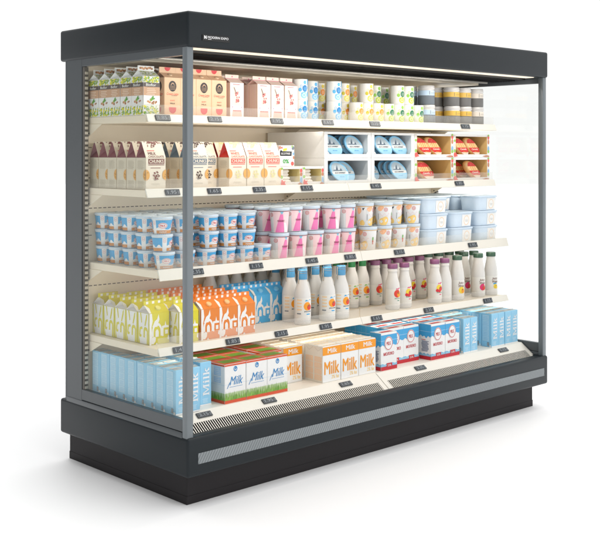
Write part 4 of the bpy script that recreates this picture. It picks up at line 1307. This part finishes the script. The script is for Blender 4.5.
# ---- bread pack: leaning oval pouch
mb = MB()
rb = radians(-36)
def pouch(mb, a, b, t, m_):
    secs = [(0.80, -0.5), (0.94, -0.36), (1.0, 0.0), (0.94, 0.36), (0.80, 0.5)]
    loops = [ellipse(a * q, b * q, t * (0.5 + v), 30, rb) for q, v in secs]
    n = 30; fs = []
    for i in range(len(loops) - 1):
        for k in range(n):
            k2 = (k + 1) % n
            fs.append((i * n + k, (i + 1) * n + k, (i + 1) * n + k2, i * n + k2))
    mb.add([p for l in loops for p in l], fs, m_, smooth=True)
    mb.add(loops[-1], [tuple(range(n))], m_); mb.add(loops[0], [tuple(range(n))], m_)
pouch(mb, 0.076, 0.0345, 0.036, 'bread')
rr = random.Random(2)
F = lambda s, t, o: (s, -o, t)
for k in range(5):
    u = -0.03 + k * 0.014
    mb.oval(F, u * cos(rb) - 0.004 * sin(rb), u * sin(rb) + 0.004, 0.004, 0.022, 'bread_dark', 1, n=10, rot=rb)
lb = MB()
ra, rb2 = 0.064, 0.029
lb.poly(F, clip_ellipse(ra, rb2, 0.020, 0.09, rb), 'pack_red', 2)
lb.lines(F, -0.034, -0.018, 0.026, 0.038, 3, 'poppy', 3, 0.4, seed=2)
lb.poly(F, clip_ellipse(0.070, 0.031, -0.024, -0.005, rb), 'pack_red', 2)
lb.text(F, 'Camelia', 0.014, -0.0135, 0.056, 'pack_white', 3, h=0.010, bold=0.02, shear=0.2)
lb.poly(F, clip_ellipse(0.068, 0.029, -0.034, -0.024, rb), 'pack_red', 2)
lb.poly(F, clip_ellipse(0.069, 0.030, -0.09, -0.032, rb), 'pack_white', 3)
for k in range(4):
    lb.oval(F, 0.016 + k * 0.009, -0.029 - 0.001 * k, 0.0025, 0.002, 'fruit_yellow', 4, n=8)
proto('bread', 'bread_pack', mb, [('label', lb)])

def colword(i, n):
    """column counted from the left among n"""
    return ORD[i] + ' column from left'

def rows_of(key, xs, y0s, d, pitch, nrows, z, look, cat, group, where=''):
    """columns of brick-like goods running back into the case; y0s = front face of each column"""
    for i, x in enumerate(xs):
        for r in range(nrows[i]):
            jx, jy = R_.uniform(-0.001, 0.001), R_.uniform(-0.0006, 0.0006)
            lab = '%s%s, %s, %s' % (look, where, colword(i, len(xs)), rowword(r)) if len(xs) > 1 else '%s%s, %s' % (look, where, rowword(r))
            place(key, (x + jx, y0s[i] + d / 2 + r * pitch + jy, z), R_.uniform(-0.012, 0.012), lab, cat, group)

# ---------------- bottom deck
rows_of('blue', [0.081, 0.146, 0.250], [0.147, 0.147, 0.203], 0.068, 0.0695, [9, 6, 5], ZD, 'pale blue milk carton', 'carton', 'pale blue cartons at the left end of the deck', ' by left glass')
rows_of('meadow', [0.379, 0.500, 0.621, 0.672], [0.163, 0.163, 0.163, 0.262], 0.095, 0.0965, [5, 5, 1, 4], ZD, 'white grass-printed milk carton', 'carton', 'milk cartons printed with grass')
rows_of('amber', [0.817, 0.967, 1.088, 1.2085], [0.274, 0.166, 0.166, 0.166], 0.060, 0.0615, [5, 6, 6, 6], ZD, 'white and orange milk carton', 'carton', 'white and orange milk cartons')
rows_of('sea', [1.361, 1.4795, 1.5975, 1.747, 1.8655], [0.163, 0.222, 0.222, 0.168, 0.168], 0.075, 0.0765, [1, 4, 4, 5, 5], ZD, 'blue and red striped milk carton', 'carton', 'blue and red milk cartons')
rows_of('blue', [1.989, 2.050, 2.112, 2.236, 2.297, 2.362, 2.423], [0.168, 0.168, 0.318, 0.168, 0.168, 0.168, 0.168], 0.068, 0.0695, [5, 5, 3, 5, 5, 5, 5], ZD, 'pale blue milk carton', 'carton', 'pale blue cartons at the right end of the deck', ' right end')

# ---------------- fourth shelf
rows_of('lime', [0.1225, 0.2375], [0.360, 0.304], 0.087, 0.0878, [5, 5], ZS4, 'lime green juice carton', 'carton', 'lime green juice cartons')
rows_of('tang', [0.3545, 0.4580, 0.5615], [0.304, 0.304, 0.304], 0.087, 0.0878, [5, 5, 5], ZS4, 'orange juice carton', 'carton', 'orange juice cartons')
rows_of('azure', [0.7060, 0.8095, 0.9130], [0.482, 0.482, 0.482], 0.087, 0.0878, [2, 2, 2], ZS4, 'azure blue juice carton', 'carton', 'azure blue juice cartons')

def bottles(key, spots, look, group):
    n = {}
    for x, y, lab in spots:
        place(key, (x, y, ZS4), R_.uniform(-0.05, 0.05), look + ' ' + lab, 'bottle', group)

def grid_spots(front, rows):
    """front: [(x, y)], rows: [[(x, y)...]] -> labelled spots"""
    out = []
    for r, row in enumerate([front] + rows):
        for i, (x, y) in enumerate(row):
            out.append((x, y, '%s, %s from left' % (rowword(r), ORD[i])))
    return out

bottles('swb', grid_spots([(0.925, 0.322), (1.090, 0.322), (1.186, 0.322)],
    [[(0.941, 0.425), (1.024, 0.425), (1.107, 0.425), (1.190, 0.425)], [(1.022, 0.525), (1.108, 0.525), (1.192, 0.525)], [(1.024, 0.625), (1.108, 0.625), (1.192, 0.625)],
     [(0.700, 0.745), (0.785, 0.745), (0.870, 0.745), (0.955, 0.745), (1.040, 0.745), (1.125, 0.745), (1.210, 0.745)]]),
    'white smoothie bottle with blue swing cap,', 'bottles with blue swing caps')
bottles('swg', grid_spots([(1.480, 0.535), (1.562, 0.535)], [[(1.300, 0.640), (1.385, 0.640), (1.470, 0.640), (1.555, 0.640)], [(1.300, 0.742), (1.385, 0.742), (1.470, 0.742), (1.555, 0.742)]]),
    'white smoothie bottle with green swing cap,', 'bottles with green swing caps')
for key, x, y, lab in [
    ('plumf', 1.592, 0.345, 'front, showing a peach beside the green-capped bottles'), ('plumb', 1.685, 0.345, 'front, showing yellow fruit and red berries, beside peach bottle'),
    ('plumb', 1.935, 0.345, 'front, showing berries, left of the bare bottle'), ('plump', 2.020, 0.345, 'and no visible label, beside the forest-green caps'),
    ('plumf', 1.655, 0.525, 'set back, showing a peach, leftmost of its row'), ('plump', 1.745, 0.525, 'set back in shade, second of its row'), ('plumf', 1.838, 0.525, 'set back, peach print, third of its row'),
    ('plumb', 1.930, 0.525, 'set back, berry print, fourth of its row'), ('plumb', 2.022, 0.525, 'set back, berry print, last of its row')]:
    place(key, (x, y, ZS4), R_.uniform(-0.06, 0.06), 'white bottle with plum cap ' + lab, 'bottle', 'bottles with plum caps')
for r, y in enumerate((0.63, 0.735)):
    for i, x in enumerate((1.655, 1.745, 1.838, 1.930, 2.022)):
        place('plumf', (x, y, ZS4), R_.uniform(-0.1, 0.1), 'white bottle with plum cap, %s at the back, %s from left' % (['third row', 'last row'][r], ORD[i]), 'bottle', 'bottles with plum caps')
for key, x, y, lab in [('forl', 2.122, 0.338, 'and yellow fruit print, leftmost in front'), ('form', 2.312, 0.338, 'and red and pink fruit print, middle of front row'),
                       ('fory', 2.424, 0.333, 'and small blue tag print, at right end of shelf'), ('form', 2.318, 0.445, 'standing behind the one with red fruit print')]:
    place(key, (x, y, ZS4), R_.uniform(-0.04, 0.04), 'juice bottle with dark green cap ' + lab, 'bottle', 'bottles with dark green caps')
k_ = 0
for r, y in enumerate((0.445, 0.55, 0.65, 0.745)):
    for i, x in enumerate((2.125, 2.22, 2.318, 2.412)):
        if r == 0 and i in (2, 3, 0, 1):
            if i == 3:
                place('forl', (x, y, ZS4), 0.0, 'juice bottle with dark green cap, second row back, at right end', 'bottle', 'bottles with dark green caps')
            continue
        place('forl' if i % 2 else 'form', (x, y, ZS4), R_.uniform(-0.1, 0.1), 'juice bottle with dark green cap, %s, %s from left' % (ORD[r + 1] + ' row back', ORD[i]), 'bottle', 'bottles with dark green caps')

# ---------------- third shelf
LAYER = ['bottom layer', 'middle layer', 'top layer']
tx = [0.112, 0.222, 0.337, 0.446, 0.551, 0.656]
ty = [0.312, 0.430, 0.543, 0.650, 0.752]
for i, x in enumerate(tx):
    for r, y in enumerate(ty):
        for l in range(3):
            if i > 0 and r > 1 and l < 2 and i < 5 and r > 2:
                pass
            if i == 5 and l > 0 and r == 0:
                continue                                  # only one tub high beside the pink cups
            ox = 0.0 if l == 0 or i in (0, 1) else 0.022
            oy = 0.0 if l == 0 else 0.012
            rz = R_.uniform(-0.05, 0.05)
            if r == 0 and i == 0:
                rz = [-0.55, 0.45, -0.70][l]
            elif r == 0 and i == 4 and l == 1:
                rz, oy, ox = -0.5, -0.012, 0.0
            elif r == 0 and i == 1 and l == 2:
                rz = -0.5
            place('tub', (x + ox + R_.uniform(-0.002, 0.002), y + oy, ZS3 + l * 0.0738), rz,
                  'blue and orange yogurt tub, %s, %s, %s' % (LAYER[l], ORD[i] + ' column', rowword(r)), 'tub', 'blue and orange yogurt tubs')
def two_high(key, xs, y0, rows, pitch, look, group, rz0, recess=(), rzs=None):
    for i, x in enumerate(xs):
        for r in range(rows):
            for l in range(2):
                oy = 0.028 if (l == 1 and i in recess) else 0.0
                rz = R_.uniform(-0.06, 0.06) + (rzs[l][i] if rzs and r == 0 else rz0)
                place(key, (x + R_.uniform(-0.003, 0.003), y0 + r * pitch + oy, ZS3 + l * 0.1185), rz,
                      '%s, %s layer, %s column, %s' % (look, ['lower', 'upper'][l], ORD[i], rowword(r)), 'tub', group)
two_high('pink', [0.785, 0.898, 1.012, 1.126, 1.232], 0.332, 4, 0.108, 'pink yogurt cup with ice-white lid', 'pink yogurt cups', -0.1, recess=(1, 2), rzs=[[0, -0.55, -0.1, -0.05, -0.5], [-0.6, -0.05, 0.0, -0.6, -0.05]])
two_high('gold', [1.392, 1.505, 1.618, 1.725], 0.332, 4, 0.108, 'white yogurt cup with yellow blots', 'white yogurt cups with yellow blots', 0.0, recess=(0, 2), rzs=[[-1.5, -0.5, -1.5, -0.45], [0.1, -0.9, 0.1, -0.9]])
bx = [1.874, 2.098, 2.318]
for i, x in enumerate(bx):
    for r, y in enumerate((0.342, 0.500, 0.658)):
        for l in range(3):
            if i == 1 and r == 0 and l == 2:
                continue
            place('icebox', (x + R_.uniform(-0.002, 0.002), y + R_.uniform(-0.003, 0.003), ZS3 + l * 0.0836), R_.uniform(-0.012, 0.012),
                  'pale blue ice cream box, %s, %s stack from left, %s' % (LAYER[l], ORD[i], rowword(r)), 'tub', 'pale blue ice cream boxes')

# ---------------- second shelf
rows_of('plum', [0.107], [0.362], 0.072, 0.0728, [6], ZS2, 'cream cookie bag with plum gable', 'bag', 'milk chocolate cookie bags', ' by left glass')
rows_of('slate', [0.336, 0.441], [0.362, 0.432], 0.072, 0.0728, [5, 4], ZS2, 'cream cookie bag with slate gable', 'bag', 'dark chocolate cookie bags')
rows_of('white', [0.5585, 0.664, 0.7695], [0.362, 0.362, 0.362], 0.072, 0.0728, [4, 4, 4], ZS2, 'cream cookie bag with red gable', 'bag', 'white chocolate cookie bags')
for i, x in enumerate((0.8905, 1.0355)):
    place('tray', (x, 0.362, ZS2), 0, 'small flowered open display tray, %s' % ['left, under the white box', 'right, against the white dispenser'][i], 'box', 'small display trays')
    for k in range(4):
        place('wafer', (x - 0.016 + [0.006, -0.004, -0.008, -0.008][k], 0.362 + 0.078 + R_.uniform(-0.002, 0.002), ZS2 + 0.0104 + k * 0.0168), R_.uniform(-0.06, 0.06),
              'white wrapped wafer in the %s display tray, %s from the bottom' % (['left', 'right'][i], ORD[k]), 'packet', 'wrapped wafers in the trays')
place('smallbox', (0.890, 0.424, ZS2 + 0.0924), 0.0, 'small white closed box with black label standing on left display tray', 'box', None)
for i, (x, key) in enumerate(((1.2785, 'whitebox'), (1.6165, 'whitebox'), (1.9525, 'breadbox'), (2.2845, 'breadbox'))):
    for l in range(2):
        z = ZS2 + l * 0.131
        nm = 'plain white' if key == 'whitebox' else 'flower-printed cardboard'
        it = 'blue cheese tubs' if key == 'whitebox' else 'red bread packs'
        sd = ['left', 'right'][i % 2]
        place(key, (x, 0.362, z), 0, '%s open dispenser of %s, %s column, %s' % (nm, it, sd, ['lower', 'upper'][l]), 'box', nm + ' dispensers')
        il = x - (0.165 if key == 'breadbox' else 0.168) + (0.020 if key == 'breadbox' else 0.024)
        if key == 'whitebox':
            sp = {(0, 1): [(0.078, 0.060), (0.219, 0.046), (0.214, 0.082), (0.209, 0.118), (0.078, 0.096)], (0, 0): [(0.098, 0.030), (0.176, 0.066), (0.070, 0.102)],
                  (1, 1): [(0.098, 0.044), (0.218, 0.046), (0.213, 0.082), (0.098, 0.080)], (1, 0): [(0.216, 0.040), (0.211, 0.076), (0.206, 0.112), (0.072, 0.112)]}[(i, l)]
            for k, (sx, sy) in enumerate(sp):
                place('cheese', (il + sx, 0.346 + sy, z + 0.0082 + 0.0542), (-radians(4), 0, 0), 'oval blue cheese tub, %s white dispenser of %s column, %s from front' % (['lower', 'upper'][l], sd, ORD[k]), 'tub', 'oval cheese tubs')
        else:
            sp = {(2, 1): [(0.085, 0.040), (0.182, 0.044), (0.090, 0.090), (0.190, 0.092)], (2, 0): [(0.085, 0.034), (0.160, 0.080), (0.090, 0.090)],
                  (3, 1): [(0.085, 0.040), (0.192, 0.042), (0.090, 0.090)], (3, 0): [(0.196, 0.040), (0.160, 0.110), (0.080, 0.125)]}[(i, l)]
            for k, (sx, sy) in enumerate(sp):
                place('bread', (il + sx, 0.348 + sy, z + 0.0082 + 0.0530), (-radians(3), 0, 0), 'red and tan bread pack, %s cardboard dispenser of %s column, %s from front' % (['lower', 'upper'][l], sd, ORD[k]), 'packet', 'bread packs')

# ---------------- top shelf
rows_of('floral', [0.0845, 0.174], [0.362, 0.450], 0.084, 0.0858, [5, 4], ZS1, 'flower-printed nut drink carton', 'carton', 'flower-printed nut drink cartons')
rows_of('kraft', [0.1935, 0.278, 0.3645, 0.4515], [0.362, 0.362, 0.362, 0.362], 0.080, 0.082, [1, 4, 5, 5], ZS1, 'kraft brown coffee carton with red half circles', 'carton', 'kraft coffee cartons')
rows_of('blush', [0.5545, 0.636, 0.7165, 0.8025, 0.8885], [0.362, 0.590, 0.362, 0.362, 0.362], 0.074, 0.0756, [5, 2, 5, 5, 5], ZS1, 'pale pink smoothie carton', 'carton', 'pale pink smoothie cartons')
CUPS = {'cupb': ('blue', [[(0.982, 0.400, 2), (1.215, 0.400, 2)], [(1.122, 0.470, 2)], [(0.982, 0.480, 2), (1.060, 0.560, 2)]]),
        'cupo': ('orange', [[(1.376, 0.400, 1), (1.452, 0.400, 2), (1.531, 0.400, 1)], [(1.358, 0.478, 2), (1.290, 0.478, 1), (1.256, 0.555, 2), (1.500, 0.560, 2)]]),
        'cupg': ('green', [[(1.612, 0.400, 1), (1.692, 0.400, 2), (1.770, 0.400, 2), (1.850, 0.400, 1)], [(1.596, 0.478, 2), (1.745, 0.555, 2), (1.672, 0.500, 1)]])}
for key, (cn, rws) in CUPS.items():
    for r, row in enumerate(rws):
        for i, (x, y, nl) in enumerate(row):
            for l in range(nl):
                place(key, (x, y, ZS1 + l * 0.0990), R_.uniform(-0.05, 0.05), 'white dessert cup with %s bubbles, %s, place %s, %s level' % (cn, rowword(r), ORD[i], ['lower', 'upper'][l]), 'cup', 'dessert cups with %s bubbles' % cn)
for key, cn, x, y, n, rr_ in [('jarb', 'pale blue', 1.942, 0.404, 2, 'in front'), ('jarg', 'gold', 2.158, 0.404, 2, 'in front, left'), ('jarg', 'gold', 2.265, 0.404, 2, 'in front, right'), ('jarw', 'bone white', 2.378, 0.404, 2, 'in front at right end'),
                         ('jarb', 'pale blue', 1.905, 0.498, 2, 'second row back'), ('jarg', 'gold', 2.132, 0.500, 2, 'second row, left'), ('jarg', 'gold', 2.250, 0.500, 2, 'second row, right'), ('jarw', 'bone white', 2.372, 0.500, 2, 'second row, right end'),
                         ('jarb', 'pale blue', 2.030, 0.560, 2, 'third row back')]:
    for l in range(n):
        place(key, (x + R_.uniform(-0.002, 0.002) + (-0.006 if l else 0), y, ZS1 + l * 0.1045), R_.uniform(-0.12, 0.12), 'grey spread jar with %s band, %s, %s level' % (cn, rr_, ['lower', 'upper'][l]), 'jar', 'grey spread jars')

# ------------------------------------------------------------------ light
world = bpy.data.worlds.new('World')
scene.world = world
world.use_nodes = True
nt = world.node_tree
bg = nt.nodes['Background']
# white studio cyclorama: even white round the horizon, brighter overhead, a darker flag on the far left
tc = nt.nodes.new('ShaderNodeTexCoord')
sp_ = nt.nodes.new('ShaderNodeSeparateXYZ')
nt.links.new(tc.outputs['Generated'], sp_.inputs[0])
def ramp(sock, a, b, va, vb):
    n = nt.nodes.new('ShaderNodeMapRange')
    n.interpolation_type = 'SMOOTHSTEP'
    for k, v in zip(('From Min', 'From Max', 'To Min', 'To Max'), (a, b, va, vb)):
        n.inputs[k].default_value = v
    nt.links.new(sock, n.inputs['Value'])
    return n.outputs['Result']
up = ramp(sp_.outputs['Z'], 0.34, 0.95, 1.03, 2.35)
lf = ramp(sp_.outputs['X'], -0.5, 0.1, 0.34, 1.0)
mu = nt.nodes.new('ShaderNodeMath'); mu.operation = 'MULTIPLY'
nt.links.new(up, mu.inputs[0]); nt.links.new(lf, mu.inputs[1])
bg.inputs[0].default_value = (1.0, 1.0, 1.0, 1)
nt.links.new(mu.outputs[0], bg.inputs[1])

def area(name, loc, target, sx, sy, power, col=(1, 1, 1)):
    l = bpy.data.lights.new(name, 'AREA')
    l.shape = 'RECTANGLE'; l.size = sx; l.size_y = sy; l.energy = power; l.color = col
    o = bpy.data.objects.new(name, l)
    COL.objects.link(o)
    o.location = loc
    o.rotation_euler = (Vector(target) - Vector(loc)).to_track_quat('-Z', 'Y').to_euler()
    return o
area('softbox', (2.2, -5.2, 1.9), (1.3, 0.3, 0.9), 3.0, 2.0, 19, (1.0, 1.0, 1.0))
area('canopy_led', (1.22, 0.07, Z_CB - 0.012), (1.22, 0.55, 1.3), 2.34, 0.05, 7, (1.0, 0.945, 0.87))

for yf, zt, zb, zr in SH:  # added fill light under each shelf front to brighten the interior, no real fixture
    area('shelf_fill', (1.25, yf + 0.04, zt - 0.036), (1.25, yf + 0.45, zt - 0.16), 2.36, 0.02, 1.5, (1.0, 0.95, 0.885))

# ------------------------------------------------------------------ camera
cam = bpy.data.cameras.new('camera')
co = bpy.data.objects.new('camera', cam)
COL.objects.link(co)
co.location = (-2.496, -3.289, 1.404)
co.rotation_euler = (radians(90), 0, -0.756)
cam.sensor_width = 36
cam.sensor_fit = 'HORIZONTAL'
cam.lens = 36 * 1047.5 / 600
cam.shift_y = -(274.5 - 153.487) / 600
cam.clip_end = 300
scene.camera = co
scene.view_settings.view_transform = 'Standard'
scene.view_settings.look = 'None'
scene.view_settings.exposure = 0
scene.view_settings.gamma = 1
scene.render.engine = 'CYCLES'
scene.cycles.use_denoising = True
scene.cycles.max_bounces = 10
scene.cycles.diffuse_bounces = 5
scene.cycles.transparent_max_bounces = 16
scene.cycles.use_adaptive_sampling = True
scene.cycles.adaptive_threshold = 0.01
scene.cycles.sample_clamp_indirect = 6
